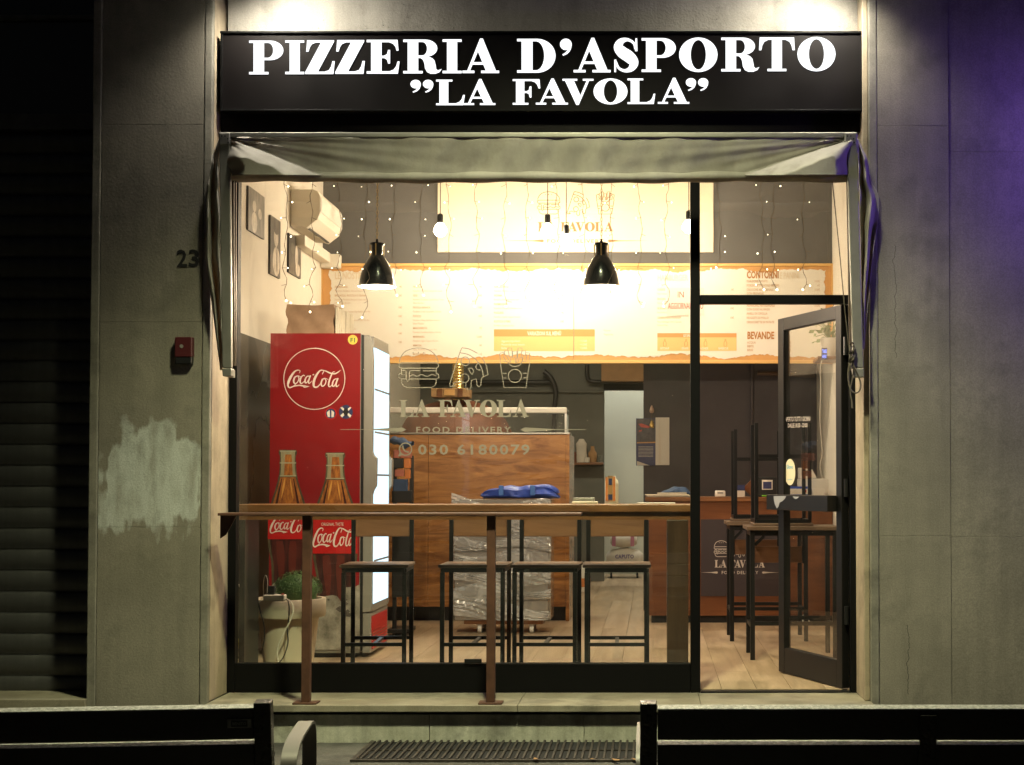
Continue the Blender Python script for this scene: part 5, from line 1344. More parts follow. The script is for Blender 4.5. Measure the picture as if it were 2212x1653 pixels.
for i in range(2600):
    th = rg.uniform(0, 6.283); cz_ = rg.uniform(-.15, 1); sr = math.sqrt(max(0, 1 - cz_ * cz_)); k = rg.uniform(.86, 1.03)
    n_ = Vector((sr * math.cos(th), sr * math.sin(th), cz_)); p = bc + Vector((n_.x * .142 * k, n_.y * .142 * k, n_.z * .112 * k))
    t1 = n_.orthogonal().normalized(); t1.rotate(Matrix.Rotation(rg.uniform(0, 6.28), 3, n_)); t2 = n_.cross(t1); l_ = rg.uniform(.006, .011)
    tip = p + (n_ * .7 + t1 * .6) * l_
    mb.add([p + t2 * l_ * .3, tip, p - t2 * l_ * .3, p - t1 * l_ * .35], [(0, 1, 2, 3)])
mb.obj('foliage', M['leaf'], bp_)
MB().lathe(bc.x, bc.y, [(0, zr1 - .029), (.10, zr1 - .029), (.122, bc.z), (.105, bc.z + .055), (.05, bc.z + .092), (0, bc.z + .096)], 20).obj('core', M['leaf'], bp_, smooth=True)
ps = thing('power_strip', 'white power strip lying on the rim of the beige pot', 'power strip', P(593, 1296, Yp - .14))
yps = Yp - rr * .86
a = P(571, 1295, yps)
mb = MB(); mb.box(a.x, a.x + .125, yps - .03, yps + .025, zr1 + .001, zr1 + .034); mb.obj('body', M['white'], ps, bevel=.006, seg=3)
MB().box(a.x + .105, a.x + .12, yps - .032, yps - .02, zr1 + .036, zr1 + .042).obj('switch', M['red2'], ps)
MB().box(a.x + .018, a.x + .062, yps - .02, yps + .02, zr1 + .0345, zr1 + .085).obj('plug', M['black'], ps, bevel=.006)
cbl = thing('power_cable', 'white and black power cables hanging down over the beige pot', 'cable', P(600, 1430, Yp - .26))
def cable(pts, Y, r, m, name='cable'):
    MB().tube([P(u, v, Y if not isinstance(Y, list) else Y[0] + (Y[1] - Y[0]) * i / (len(pts) * 6)) for i, (u, v) in enumerate(smooth(pts, 6))], r, 6).obj(name, m, cbl)
yo = Yp - rr * 1.04
cable([(617, 1293), (628, 1300), (634, 1318), (625, 1345), (612, 1370), (601, 1395), (599, 1415), (601, 1430)], yo - .01, .0042, M['ivory'])
cable([(622, 1297), (625, 1320), (621, 1360), (622, 1390), (612, 1420), (600, 1434)], yo, .0035, M['black'])
cable([(557, 1296), (562, 1320), (570, 1350), (571, 1380), (566, 1405)], yo, .0035, M['black'])
cable([(577, 1281), (578, 1255), (573, 1243), (569, 1262), (569, 1285), (565, 1295), (553, 1306), (540, 1305), (524, 1290), (516, 1262)], yo - .02, .0022, M['white'], 'thin_cable')
nt_ = thing('paper_tag', 'small yellow paper tag at the lower left window corner', 'tag', P(515, 1402, .3))
mb = MB(); mb.poly([(513, 1376), (524, 1397), (514, 1402)], .30, .002); mb.obj('tag', M['yellow'], nt_)
MB().tube([P(u, v, .30) for u, v in smooth([(514, 1395), (514, 1410), (520, 1424), (528, 1432)], 6)], .0035, 6).obj('string', M['ivory'], nt_)

# ================================================================== WRAPPED TRAYS AND BLUE BAG
Yt = 3.12
ts = thing('tray_stack', 'stack of grey dough trays wrapped in clear film on a wheeled dolly', 'trays', (P(1082, 1360, Yt).x, Yt + .2, FL))
tx0, tx1 = P(979, 1200, Yt).x, P(1187, 1200, Yt).x; ztr = P(1080, 1340, Yt).z; ztt = P(1080, 1079, Yt).z
nh = 5; hh = (ztt - ztr) / nh
for i in range(nh):
    z0 = ztr + i * hh
    mb = MB(); mb.box(tx0 + .012, tx1 - .012, Yt + .008, Yt + .39, z0, z0 + hh - .03); mb.box(tx0, tx1, Yt, Yt + .40, z0 + hh - .029, z0 + hh - .003)
    mb.box(tx0 + .15, tx1 - .15, Yt + .004, Yt + .0075, z0 + hh * .45, z0 + hh * .62)
    mb.obj('tray', M['tray'], ts, bevel=.004)
rw = random.Random(2)
for k in range(7):   # crumpled film bands
    zc_ = ztr + (k + .5) * (ztt - ztr) / 7; ph1, ph2, sl_ = rw.uniform(0, 6), rw.uniform(0, 6), rw.uniform(-.06, .06)
    def film(a, b, k=k):
        w = .07 + .035 * math.sin(a * 5 + ph1)
        x = tx0 - .012 + a * (tx1 - tx0 + .024); z = zc_ + (b - .5) * w * 1.6 + sl_ * (a - .5) + .018 * math.sin(a * 7 + ph2)
        y = Yt - .012 - .012 * abs(math.sin(a * 19 + b * 11 + ph1)) - .010 * math.sin(b * math.pi) - .006 * math.sin(a * 43 + b * 27 + ph2)
        return Vector((x, y, max(ztr, z)))
    MB().grid(50, 10, film).obj('film_band', M['film'], ts, smooth=True)
MB().box(tx0 - .008, tx1 + .008, Yt - .004, Yt + .405, ztr + .001, ztt + .003).obj('film_wrap', glass('film_sheet', (.96, .96, .96), .10, rough=.1, dscale=6), ts)
MB().box(tx0 + .08, tx1 - .05, Yt + .02, Yt + .38, ztr - .032, ztr - .001).obj('dolly', M['cwood'], ts, bevel=.003)
for u in (1037, 1149):
    for yy in (Yt + .06, Yt + .34):
        c = P(u, 1357, Yt + .06); rz = (ztr - .033 - FL) * .48
        MB().tube([(c.x - .014, yy, FL + rz), (c.x + .014, yy, FL + rz)], rz, 20).obj('caster', M['white'], ts)
        MB().box(c.x - .02, c.x + .02, yy - .02, yy + .02, FL + 2 * rz - .012, ztr - .0325).obj('caster_fork', M['steel'], ts)
bb = thing('insulated_bag', 'folded bright blue bag lying on the wrapped tray stack', 'bag', P(1120, 1079, Yt + .2))
ca = P(1037, 1078, Yt + .05); cb_ = P(1204, 1050, Yt + .05)
def bag(a, b):
    t = b * 2 * math.pi; x = ca.x + (cb_.x - ca.x) * a
    e = math.sin(math.pi * min(max(a, .0), 1)) ** .45 + .03
    top = (.098 + .030 * sstep(.62, .80, a) - .014 * sstep(.18, .0, a) + .006 * math.sin(a * 23)) * (.35 + .65 * min(1, e))
    c_ = math.cos(t); k = .5 + .5 * math.copysign(abs(c_) ** .55, c_)
    dp = (.17 + .012 * math.sin(a * 15 + k * 5)) * math.copysign(abs(math.sin(t)) ** .6, math.sin(t)) * (.3 + .7 * min(1, e))
    fold = .012 * math.sin(k * 11 + a * 9) + .006 * math.sin(a * 37 + k * 9)
    return Vector((x + .012 * math.sin(k * 7), Yt + .2 + dp + fold, ztt + .005 + top * k))
MB().grid(70, 22, bag).obj('bag_body', M['blue'], bb, smooth=True)
mb = MB()
for u in (1082, 1150):
    c = P(u, 1065, Yt); mb.box(c.x - .018, c.x + .018, Yt + .012, Yt + .03, ztt + .03, ztt + .105)
mb.obj('strap', mat('blue_strap', (.05, .16, .50), .5), bb, bevel=.004)

# ================================================================== PIZZA COUNTER AND OVEN
Yk = 4.16
pk = thing('pizza_counter', 'tall wood-clad pizza counter with a glass display case on top', 'counter', (P(1030, 1345, Yk).x, Yk + .4, FL))
px0, px1 = P(760, 1100, Yk).x, P(1230, 1100, Yk).x
pz0, pz1 = P(1000, 1311, Yk).z, P(1000, 939, Yk).z
xmid = P(925, 1100, Yk).x
MB().box(px0, xmid - .001, Yk, Yk + .05, pz0, pz1).obj('wood_panel', M['pwood'], pk, bevel=.002)
MB().box(xmid + .001, px1 - .03, Yk, Yk + .05, pz0, pz1).obj('wood_panel', M['pwood'], pk, bevel=.002)
MB().box(px1 - .029, px1, Yk - .004, Yk + .75, FL + .0, pz1 + .003).obj('side_panel', M['pwood'], pk, bevel=.002)
MB().box(px0, px1 - .031, Yk + .08, Yk + .75, FL, pz1 - .004).obj('carcass', M['black'], pk)
MB().box(px0, px1 + .004, Yk - .006, Yk + .3, pz1 + .004, pz1 + .016).obj('ledge', M['steel'], pk, bevel=.002)
cz1 = P(1000, 880, Yk).z
xg1 = P(1223, 900, Yk).x
MB().box(px0, xg1, Yk + .01, Yk + .016, pz1 + .017, cz1 - .05).obj('front_glass', M['glass2'], pk)
MB().box(xg1 - .008, xg1 - .001, Yk + .017, Yk + .38, pz1 + .017, cz1 - .05).obj('end_glass', M['glass2'], pk)
mb = MB(); mb.box(px0, xg1 + .004, Yk + .004, Yk + .06, cz1 - .048, cz1); mb.obj('top_rail', M['white'], pk, bevel=.008)
MB().box(px0, xg1, Yk + .061, Yk + .42, cz1 - .02, cz1 - .008).obj('top_shelf', M['glass2'], pk)
MB().box(xg1 - .012, xg1 + .004, Yk + .003, Yk + .02, pz1 + .017, cz1 - .049).obj('corner_post', M['steel'], pk)

Yo = 6.1
ov = thing('pizza_oven', 'copper and black domed pizza oven behind the pizza counter', 'oven', (P(985, 1200, Yo).x, Yo + .6, FL))
oc = P(985, 900, Yo + .6); ro = P(1120, 900, Yo).x - P(985, 900, Yo).x
zd = P(985, 858, Yo + .2).z; zo = P(985, 985, Yo).z
MB().lathe(oc.x, oc.y, [(ro * 1.0, FL), (ro * 1.0, zo), (ro * 1.02, zo + .02), (ro * .98, zo + (zd - zo) * .35), (ro * .82, zo + (zd - zo) * .66), (ro * .5, zo + (zd - zo) * .90), (ro * .2, zd), (0, zd)], 48).obj('dome', M['copper'], ov, smooth=True)
mb = MB()
for i in range(2):
    mb.tube([(oc.x + (ro + .012) * (.99 - .0 * i) * math.cos(t * .13), oc.y + (ro + .012) * math.sin(t * .13), zo + .02 + i * .14) for t in range(25, 49)], .022, 8)
mb.obj('dome_band', M['ovblk'], ov, smooth=True)
mo = P(968, 940, Yo); MB().box(mo.x - .30, mo.x + .20, Yo - .05, Yo + .3, zo - .10, zo + .16).obj('oven_mouth', M['ovblk'], ov, bevel=.02)
uf = P(984, 820, Yo + .3)
mb = MB(); prof = []
z = zd - .02
while z < CEIL - .05: prof += [(.052, z), (.06, z + .012), (.052, z + .024)]; z += .028
mb.lathe(uf.x, Yo + .5, prof, 18); mb.obj('flue_pipe', M['brass'], ov, smooth=True)
bx = thing('wooden_crate', 'flat wooden box resting on top of the pizza oven', 'box', P(971, 861, Yo + .2))
a = P(931, 861, Yo + .15); b = P(1012, 839, Yo + .15)
MB().box(a.x, b.x, Yo + .15, Yo + .42, a.z + .012, b.z).obj('box_body', M['board'], bx, bevel=.006)
mb = MB()
for u in (950, 994): c = P(u, 850, Yo + .15); mb.box(c.x - .025, c.x + .025, Yo + .144, Yo + .1495, a.z + .016, b.z - .004)
mb.obj('dark_strap', M['rwood'], bx)
mb = MB(); c = P(971, 850, Yo + .15); mb.box(c.x - .05, c.x + .05, Yo + .145, Yo + .1495, a.z + .03, b.z - .012); mb.obj('box_label', M['orange'], bx)
mb = MB(); c0 = P(884, 1000, Yo)

# slim black rack with packets beside the fridge
Yr = 3.0
rk = thing('snack_rack', 'slim black display rack with coloured packets beside the fridge', 'rack', (P(868, 1367, Yr).x, Yr, FL))
for u in (852, 888):
    c = P(u, 1200, Yr); MB().box(c.x - .014, c.x + .014, Yr, Yr + .03, FL, P(868, 985, Yr).z).obj('upright', M['black'], rk)
c0, c1 = P(845, 1, Yr).x, P(893, 1, Yr).x
MB().box(c0, c1, Yr - .05, Yr + .25, FL + .02, FL + .05).obj('foot', M['black'], rk, bevel=.004)
for v0, v1, ua, ub, mm in ((1060, 1086, 846, 890, 'black'), (1035, 1062, 848, 880, 'dkblue'), (1100, 1290, 846, 892, 'black')): MB().pbox(ua, v0, ub, v1, Yr - .04, Yr - .001).obj('packet_tray', M[mm], rk, bevel=.006)
for i, (v0, v1, ua, ub, mm) in enumerate(((972, 990, 849, 862, 'pink'), (972, 990, 863, 889, 'pink'), (990, 1012, 846, 871, 'black'), (990, 1012, 872, 887, 'orng'), (1014, 1030, 852, 873, 'pink'), (1014, 1034, 874, 886, 'orng'))):
    a_ = P(ua, v1, Yr - .04); b_ = P(ub, v0, Yr - .04)
    tag(MB().box(a_.x + .001, b_.x - .001, Yr - .04, Yr - .002, a_.z + .001, b_.z - .001).obj('snack_packet', M[mm], bevel=.006), ('narrow pink packet at the top left of the slim rack', 'wide pink packet at the top right of the slim rack', 'black printed packet on the upper shelf of the slim rack', 'narrow orange packet on the upper shelf of the slim rack', 'small pink packet on the lower shelf of the slim rack', 'orange packet on the lower shelf of the slim rack')[i], 'packet', 'snack packets on the slim rack')
cp = thing('blue_cloth', 'dark blue folded cloth draped on top of the slim rack', 'cloth', P(868, 972, Yr))
ca2 = P(868, 962, Yr)
def cloth(a, b):
    t = b * 2 * math.pi; x = ca2.x + (a - .5) * .17
    r_ = (.036 + .008 * math.sin(a * 13)) * math.sin(math.pi * min(max(a, .04), .96)) ** .4
    return Vector((x, Yr - .01 + .06 * math.sin(t), ca2.z + .022 + r_ * math.cos(t) + .014 * math.sin(a * 5 + .7)))
MB().grid(24, 14, cloth).obj('cloth', M['dkblue'], cp, smooth=True)

# ================================================================== SERVICE COUNTER
Yc = 4.0
sv = thing('service_counter', 'dark wood service counter with aubergine logo panel at the right', 'counter', (P(1600, 1345, Yc).x, Yc + .3, FL))
sx0 = P(1402, 1200, Yc).x; sx1 = XR - .005; szt = P(1600, 1074, Yc - .02).z
MB().box(sx0 - .03, sx1, Yc - .03, Yc + .62, szt - .035, szt).obj('counter_top', M['cwood'], sv, bevel=.003)
MB().box(sx0, sx1, Yc, Yc + .6, FL + .06, szt - .0355).obj('front', M['rwood'], sv)
MB().box(sx0 + .02, sx1, Yc + .04, Yc + .56, FL, FL + .0595).obj('plinth', M['black'], sv)
lpn = MB().pbox(1514, 1122, 1690, 1288, Yc - .006, Yc - .0005).obj('logo_panel', M['aub'], sv)
yl = Yc - .0072
mb = MB(); icon_into(mb, 'burger', 1542, 1168, 1574, 1203, yl, 13); icon_into(mb, 'pizza', 1582, 1168, 1614, 1204, yl, 13); icon_into(mb, 'fries', 1622, 1168, 1648, 1203, yl, 13)
la_favola(mb, 1544, 1210, 1652, 1226, yl, .0008); text_fit(mb, 'FOOD DELIVERY', 1559, 1233.5, 1638, 1240.5, yl, bold=.02, space=1.2)
mb.poly([(1513, 1236.7), (1535, 1236.2), (1549, 1234.7), (1551, 1237), (1549, 1239.3), (1535, 1237.6)], yl, .0006); mb.poly([(1685, 1236.7), (1663, 1236.2), (1648, 1234.7), (1646, 1237), (1648, 1239.3), (1663, 1237.6)], yl, .0006)
mb.obj('panel_lettering', M['decalw'], lpn)
zs = szt + .001
def on_counter(name, lab, cat, u0, v0, u1, m, depth, Y=Yc + .1, bev=.004):
    a = P(u0, 1070, Y); b = P(u1, v0, Y)
    return tag(MB().box(a.x, b.x, Y, Y + depth, zs, max(b.z, zs + .006)).obj(name, M[m], bevel=bev), lab, cat)
cr = thing('card_reader', 'small white card reader on the service counter', 'card reader', P(1556, 1073, Yc + .1))
a = P(1545, 1072, Yc + .1); b = P(1567, 1060, Yc + .1)
MB().box(a.x, b.x, Yc + .1, Yc + .2, zs, b.z).obj('case', M['white'], cr, bevel=.008, seg=3)
MB().box(a.x + .02, b.x - .02, Yc + .098, Yc + .0995, b.z - .022, b.z - .016).obj('slot', M['black'], cr)
cbx = thing('carton', 'small navy and cream carton on the service counter', 'box', P(1597, 1073, Yc + .12))
a = P(1586, 1072, Yc + .12); b = P(1609, 1048, Yc + .12); zm = P(1597, 1060, Yc + .12).z
MB().box(a.x, b.x, Yc + .12, Yc + .22, zs, zm).obj('lower_half', M['sack'], cbx); MB().box(a.x, b.x, Yc + .12, Yc + .22, zm + .0005, b.z).obj('upper_half', M['navy'], cbx)
mo_ = thing('receipt_printer', 'black till screen with a small blue sticker on the counter', 'till screen', P(1657, 1072, Yc + .14))
a = P(1636, 1072, Yc + .14); b = P(1680, 1031, Yc + .14)
MB().box(a.x, b.x, Yc + .14, Yc + .28, zs, b.z).obj('case', M['black'], mo_, bevel=.006)
sp = MB().pbox(1646, 1037, 1669, 1058, Yc + .136, Yc + .1395).obj('sticker', M['wht'], mo_)
MB().pbox(1648.5, 1041, 1666.5, 1056, Yc + .1345, Yc + .1358).obj('sticker_print', M['calblue'], sp)
tag(MB().bar(P(1618, 1068, Yc + .3), P(1640, 1045, Yc + .3), .03, .14).obj('wooden_wedge', M['rwood']), 'tilted dark wood board leaning behind the till screen', 'board')
tag(MB().tube([P(1646, 1071.5, Yc + .02), P(1668, 1071.8, Yc + .02)], .008, 8).obj('highlighter_pen', M['green']), 'bright green highlighter pen on the edge of the service counter', 'pen')
bgn = thing('shoulder_bag', 'dark blue bag slumped at the left part of the service counter', 'bag', P(1458, 1072, Yc + .35))
ca3 = P(1458, 1064, Yc + .35)
def sbag(a, b):
    t = b * 2 * math.pi; x = ca3.x + (a - .5) * .26
    r_ = (.028 + .022 * a) * math.sin(math.pi * min(max(a, .03), .97)) ** .4
    return Vector((x, Yc + .35 + .08 * math.sin(t), zs + .004 + r_ + r_ * math.cos(t) + .004 * math.sin(a * 17 + t)))
MB().grid(26, 14, sbag).obj('bag', M['dkblue'], bgn, smooth=True)
ppr = thing('paper_pile', 'pile of cream papers at the left end of the service counter', 'papers', P(1430, 1073, Yc + .1))
rp = random.Random(6)
for i in range(5):
    a = P(1396 + rp.uniform(-3, 4) + (24 if i > 2 else 0), 1072, Yc + .05); MB().box(a.x, a.x + (.36 if i < 3 else .24), Yc + .05 + rp.uniform(0, .02), Yc + .27, zs + i * .007, zs + i * .007 + .006).obj('sheet', M['pages'], ppr)
bnd = thing('ring_binder', 'blue box file with white label seen through the door glass', 'box file', P(1722, 1070, Yc + .1))
a = P(1694, 1070, Yc + .1); b = P(1750, 1051, Yc + .1)
MB().box(a.x, b.x, Yc + .1, Yc + .3, zs, b.z).obj('case', M['blue'], bnd, bevel=.003); MB().pbox(1704, 1056, 1745, 1068, Yc + .096, Yc + .0995).obj('label', M['white'], bnd); MB().pbox(1737, 1058, 1742, 1064, Yc + .093, Yc + .0957).obj('label_mark', M['red2'], bnd)
on_counter('carton', 'white carton right of the blue box file behind the door glass', 'box', 1755, 1056, 1782, 'white', .12)
cg = thing('cash_register', 'grey cash register with a sloped display behind the door glass', 'cash register', P(1760, 1050, Yc + .32))
a = P(1728, 1050, Yc + .34); b = P(1798, 1016, Yc + .34)
MB().box(a.x, b.x, Yc + .34, Yc + .58, zs, P(1750, 1034, Yc + .34).z).obj('body', M['white'], cg, bevel=.006)
z0_ = P(1750, 1033.5, Yc + .34).z
mb = MB(); mb.prism([[(a.x, 0), (a.x + .15, 0), (a.x + .11, .075), (a.x, .09)]], lambda x, y, d: Vector((x, Yc + .40 + .12 * d, z0_ + y))); mb.f.append((4, 5, 6, 7)); mb.obj('display', M['white'], cg, bevel=.003)
MB().box(a.x + .02, a.x + .10, Yc + .396, Yc + .3995, z0_ + .02, z0_ + .065).obj('screen', M['calblk'], cg)

# things on the window bar
zw = zc1 + .001
def on_bar(name, lab, cat, u0, u1, h, m, Y, depth, bev=.003):
    a = P(u0, 1086, Y); b = P(u1, 1086, Y)
    return tag(MB().box(a.x, b.x, Y, Y + depth, zw, zw + h).obj(name, M[m], bevel=bev), lab, cat)
on_bar('napkin_box', 'pale grey flat box on the window bar behind the notepad', 'box', 1237, 1284, .034, 'fgrey', .34, .08)
on_bar('note_pad', 'cream spiral notepad lying on the window bar', 'notepad', 1235, 1291, .014, 'pages', .24, .07)
on_bar('leaflet', 'white leaflet near the right end of the window bar', 'leaflet', 1376, 1459, .006, 'white', .30, .09)
pck = thing('flour_packet', 'upright orange and white packet standing on the window bar', 'packet', (P(1321, 1086, .36).x, .36, zw))
a = P(1307, 1086, .36); b = P(1336, 1086, .36); w = b.x - a.x
def pk_(a_, b_):
    t = b_ * 2 * math.pi; h = .158 * a_; k = 1 - .45 * sstep(.72, 1., a_)
    return Vector(((a.x + b.x) / 2 + math.cos(t) * w * .5 * k, .37 + math.sin(t) * .028 * k, zw + h))
MB().grid(14, 16, pk_).obj('packet', M['sack'], pck, smooth=True)
mb = MB(); mb.pbox(1308, 1031, 1313, 1082, .338, .341); mb.pbox(1324, 1030, 1329, 1082, .338, .341); mb.obj('orange_stripe', M['orng'], pck)
mb = MB(); mb.pbox(1313.3, 1028, 1323.7, 1082, .3385, .341); mb.obj('front_print', M['board'], pck)
mb = MB(); mb.pbox(1315, 1034, 1322, 1048, .337, .338); mb.pbox(1314, 1068, 1323, 1080, .337, .338); mb.obj('print_mark', M['navy'], pck)

# ================================================================== KITCHEN DEPTH
shf = thing('wall_shelf', 'short wooden shelf on the grey kitchen wall', 'shelf', P(1270, 1004, YK - .1))
MB().pbox(1234, 999, 1303, 1004, YK - .22, YK - .001).obj('board', M['cwood'], shf, bevel=.003)
zsh = P(1270, 999, YK - .22).z + .001
def lat(name, lab, cat, u, prof, m, Y, n=18):
    c = P(u, 999, Y); return tag(MB().lathe(c.x, Y, [(r, zsh + z) for r, z in prof], n).obj(name, M[m], smooth=True), lab, cat)
def fl_bag(a_, b_):
    c = P(1256, 999, YK - .1); t = b_ * 2 * math.pi; k = 1 - .55 * sstep(.75, 1., a_)
    return Vector((c.x + .062 * math.cos(t) * k * (1 + .06 * math.sin(a_ * 9)), YK - .1 + .045 * math.sin(t) * k, zsh + .27 * a_))
tag(MB().grid(14, 14, fl_bag).obj('flour_bag', M['sack'], smooth=True), 'tall white paper bag on the kitchen shelf', 'bag')
lat('oil_bottle', 'amber oil bottle with round cap on the kitchen shelf', 'bottle', 1280, [(0, 0), (.045, 0), (.05, .06), (.048, .11), (.025, .14), (.02, .17), (.022, .185), (0, .186)], 'board', YK - .1)
lat('cup', 'tiny white cup in front on the kitchen shelf', 'cup', 1268, [(0, 0), (.028, 0), (.032, .055), (0, .056)], 'white', YK - .18)
lat('drinking_glass', 'small clear glass at the right end of the kitchen shelf', 'glass', 1296, [(0, 0), (.024, 0), (.028, .085), (.024, .085), (.02, .01), (0, .01)], 'glass2', YK - .1)
lat('spice_jar', 'dark spice jar at the left end of the kitchen shelf', 'jar', 1242, [(0, 0), (.03, 0), (.03, .09), (.02, .10), (.02, .12), (0, .12)], 'copper', YK - .1)
def pipes(name, lab, pts, r, Y, m='ovblk'):
    tag(MB().tube([P(u, v, Y) for u, v in smooth(pts, 5)], r, 10).obj(name, M[m], smooth=True), lab, 'pipe')
pipes('water_pipe', 'thick dark pipe running level across the kitchen wall', [(780, 826), (1000, 826), (1150, 826), (1192, 826)], .03, YK - .05)
pipes('drain_hose', 'dark hose bending down the kitchen wall beside the level pipe', [(1175, 803), (1186, 812), (1196, 828), (1201, 850), (1198, 880), (1196, 940)], .03, YK - .12)
pipes('thin_pipe', 'thin grey pipe along the kitchen wall below the thick pipe', [(1000, 846.5), (1150, 846.5), (1303, 847)], .012, YK - .03, 'kgrey')
pipes('conduit_elbow', 'dark conduit with an elbow under the brown duct', [(1268, 788), (1268, 805), (1270, 818), (1278, 824), (1300, 825), (1388, 825)], .025, YK - .08)
dc = thing('air_duct', 'brown boxed duct above the kitchen doorway', 'duct', P(1344, 824, YK - .3))
MB().pbox(1299, 770, 1392, 823, YK - .30, YK - .001).obj('box', M['board'], dc)
tag(MB().pbox(1304, 829, 1395, 843, YK - .06, YK - .001).obj('door_beam', M['black']), 'black beam across the top of the kitchen doorway', 'beam')
MB().tube([P(1624, 787, YD - .02), P(1624, 1066, YD - .02)], .014, 8)
tag(MB().tube([P(1624, 787, YD - .02), P(1624, 1066, YD - .02)], .014, 8).obj('wall_conduit', M['darkwall'], smooth=True), 'thin vertical conduit on the dark wall behind the counter', 'conduit')
tag(MB().tube([P(1636, 806, YD - .03), P(1680, 808, YD - .03), P(1760, 812, YD - .03)], .02, 8).obj('wall_rail', M['swood'], smooth=True), 'short level rail high on the dark wall', 'rail')
Ys = 9.75
trl = thing('sack_trolley', 'low dark trolley under the flour sacks in the back room', 'trolley', (P(1349, 1250, Ys).x, Ys + .15, FL))
a = P(1313, 1240, Ys); b = P(1384, 1240, Ys)
MB().box(a.x, b.x, Ys, Ys + .35, FL + .07, FL + .10).obj('platform', M['black'], trl)
for x in (a.x + .04, b.x - .04): MB().tube([(x - .012, Ys + .05, FL + .033), (x + .012, Ys + .05, FL + .033)], .033, 14).obj('wheel', M['black'], trl)
def sack(name, lab, u0, v0, u1, v1, Y, m):
    a = P(u0, v1, Y); b = P(u1, v0, Y)
    t_ = thing(name, lab, 'sack', ((a.x + b.x) / 2, Y + .12, a.z))
    def f(i, j):
        t = j * 2 * math.pi; c_ = math.cos(t); s_ = math.sin(t); k = math.sin(math.pi * min(max(i, .015), .985)) ** .28
        return Vector((a.x + (b.x - a.x) * i, Y + .14 + .14 * s_ * k, (a.z + b.z) / 2 + (b.z - a.z) / 2 * math.copysign(abs(c_) ** .7, c_) * k * (1 + .05 * math.sin(i * 15))))
    MB().grid(24, 18, f).obj('sack_body', M[m], t_, smooth=True); return t_
z_p = FL + .10
sk1 = sack('flour_sack', 'white flour sack with purple lettering on the low trolley', 1309, 1184, 1389, 1236, Ys, 'sack')
mb = MB(); text_fit(mb, 'CAPUTO', 1329, 1198, 1369, 1207, Ys - .008, bold=.03, space=1.1); mb.obj('sack_lettering', M['purple'], sk1)
sk2 = sack('flour_sack', 'white sack with pink stripes lying on the lower flour sack', 1318, 1152, 1376, 1184.5, Ys, 'sack')
mb = MB(); mb.pbox(1322, 1158, 1330, 1180, Ys - .006, Ys); mb.pbox(1362, 1158, 1370, 1180, Ys - .006, Ys); mb.obj('pink_stripe', mat('pink_print', (.45, .18, .26), .6), sk2)
dt = thing('detergent_bottle', 'white and orange detergent bottle on the floor beside the kitchen wall', 'bottle', (P(1259, 1225, 7.6).x, 7.6, FL))
c = dt.location
MB().lathe(c.x, c.y, [(0, FL), (.075, FL), (.08, FL + .18), (.07, FL + .24), (.03, FL + .27), (.03, FL + .30), (0, FL + .30)], 18).obj('bottle', M['white'], dt, smooth=True)
MB().lathe(c.x, c.y, [(.0805, FL + .05), (.0815, FL + .06), (.0815, FL + .13), (.0805, FL + .14)], 18).obj('label', M['orng'], dt, smooth=True)

# calendar on the edge of the dark wall with a hanging charm
cl = thing('wall_calendar', 'wall calendar with dark picture and white date strip', 'calendar', P(1410, 1006, YD - .03))
MB().pbox(1374, 904, 1416, 1006, YD - .026, YD - .018).obj('left_sheet', M['calblue'], cl); MB().pbox(1416, 902, 1446, 1005, YD - .026, YD - .018).obj('date_strip', M['mcream'], cl)
MB().pbox(1376, 905, 1415, 955, YD - .0285, YD - .0262).obj('picture', M['calblk'], cl)
mb = MB(); mb.poly([(1379, 916), (1386, 915), (1400, 920), (1408, 922), (1400, 925), (1385, 923)], YD - .0295, .0006); mb.poly([(1380, 930), (1387, 928), (1386, 932), (1380, 933)], YD - .0295, .0006); mb.obj('picture_glow', M['calred'], cl)
mb = MB(); mb.poly([(1376, 955.5), (1416, 954.5), (1416, 957), (1376, 958)], YD - .0295, .0006); mb.obj('gold_band', M['orange'], cl)
mb = MB(); mb.poly([(1376, 996), (1403, 1005.5), (1376, 1005.5)], YD - .0290, .0006)
for i in range(8): mb.poly([(1379, 965 + i * 3), (1411, 965 + i * 3), (1411, 965.8 + i * 3), (1379, 965.8 + i * 3)], YD - .0290, .0006)
mb.obj('white_print', M['wht'], cl)
mb = MB()
for i in range(24): text_line(mb, str(i + 1) + ' L', 1423, 910.5 + i * 3.9, 2.4, .8, YD - .0268)
mb.obj('date_lettering', M['mtext'], cl)
ch = thing('hanging_charm', 'small pale drop ornament with a golden charm over the calendar', 'ornament', P(1408, 930, YD - .06))
c = P(1408, 886, YD - .05)
MB().lathe(c.x, c.y, [(0, c.z - .028), (.014, c.z - .026), (.022, c.z - .008), (.016, c.z + .014), (.006, c.z + .038), (0, c.z + .046)], 16).obj('drop', mat('pink_drop', (.50, .34, .25), .3), ch, smooth=True)
c2 = P(1408, 913, YD - .05); MB().tube([c, c2], .002, 5).obj('thread', M['wire'], ch)
MB().lathe(c2.x, c2.y, [(0, c2.z - .05), (.018, c2.z - .045), (.022, c2.z - .02), (.012, c2.z), (.014, c2.z + .012), (0, c2.z + .022)], 12).obj('charm', M['brass'], ch, smooth=True)

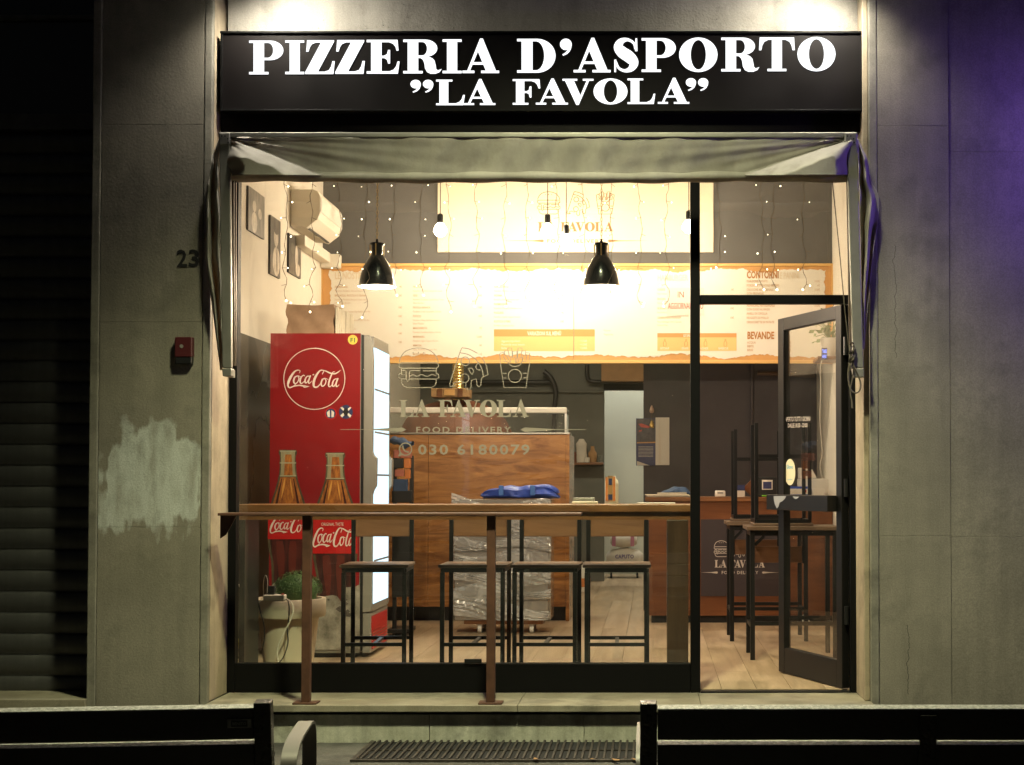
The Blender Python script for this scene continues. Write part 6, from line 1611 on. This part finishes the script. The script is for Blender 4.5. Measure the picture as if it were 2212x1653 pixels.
# shelf with pothos plant at the right wall, small lit sign, white cable
Yq = 3.1
qs = thing('corner_shelf', 'small shelf on the right wall behind the open door', 'shelf', P(1800, 775, Yq))
xq = P(1764, 770, Yq).x; zq = P(1790, 772, Yq).z
MB().box(xq, XR - .001, Yq - .1, Yq + .25, zq - .025, zq).obj('board', M['cwood'], qs)
qp = thing('potted_plant', 'trailing green plant in a white pot on the corner shelf', 'plant', P(1800, 770, Yq))
qc = P(1796, 765, Yq); xq2 = max(qc.x, xq + .12)
MB().lathe(xq2, Yq + .08, [(0, zq + .001), (.06, zq + .001), (.085, zq + .15), (.075, zq + .15), (.07, zq + .13), (0, zq + .13)], 20).obj('pot', M['white'], qp, smooth=True)
mb = MB(); rq = random.Random(12)
for i in range(70):
    th = rq.uniform(0, 6.28); r_ = rq.uniform(.02, .16); p = Vector((xq2 + r_ * math.cos(th), Yq + .08 + r_ * math.sin(th) * .8, zq + .14 + rq.uniform(-.02, .30) * (1 - r_ * 2.2)))
    if p.x > XR - .03: continue
    d1 = Vector((rq.uniform(-1, 1), rq.uniform(-1, 1), rq.uniform(-.8, .4))).normalized(); d2 = d1.orthogonal().normalized(); l_ = rq.uniform(.035, .06)
    mb.add([p, p + d1 * l_ * .5 + d2 * l_ * .38, p + d1 * l_, p + d1 * l_ * .5 - d2 * l_ * .38], [(0, 1, 2), (0, 2, 3)])
    if i % 3 == 0: mb.tube([(xq2, Yq + .08, zq + .12), (p + Vector((xq2, Yq + .08, zq + .2))) / 2, p], .003, 4)
mb.obj('leaves', M['leaf2'], qp)
qsg = thing('lit_sign', 'tiny blue lit sign hanging from the corner shelf edge', 'sign', P(1782, 778, Yq - .1))
MB().pbox(1775, 752, 1787, 777, Yq - .125, Yq - .112).obj('backing', M['navy'], qsg)
mb = MB(); text_fit(mb, 'TAKE', 1776, 755, 1786, 763, Yq - .1262, bold=.03); text_fit(mb, 'AWAY', 1776, 766, 1786, 774, Yq - .1262, bold=.03); mb.obj('lit_lettering', M['bluelit'], qsg)
qc_ = thing('white_cable', 'thin white cable hanging from the small lit sign', 'cable', P(1775, 1040, Yq - .1))
MB().tube([P(u, v, Yq - .1 + .004 * math.sin(i)) for i, (u, v) in enumerate(smooth([(1776, 777), (1772, 795), (1773, 840), (1771, 900), (1774, 950), (1776, 980), (1771, 1010), (1777, 1036)], 6))], .003, 5).obj('cable', M['white'], qc_)
tis = thing('crumpled_tissue', 'crumpled white tissue on the floor by the tall table', 'tissue', (P(1736, 1340, 3.9).x, 3.9, FL))
mb = MB(); rz_ = random.Random(3)
mb.lathe(tis.location.x, 3.9, [(0, FL)] + [(.05 * k_, FL + h_) for k_, h_ in ((1, .002), (.95, .02), (.6, .035), (.35, .06), (.1, .07))] + [(0, FL + .072)], 9)
mb.v = [(x + rz_.uniform(-.008, .008), y + rz_.uniform(-.008, .008), max(FL, z + rz_.uniform(-.006, .008))) for x, y, z in mb.v]
mb.obj('tissue', M['white'], tis)
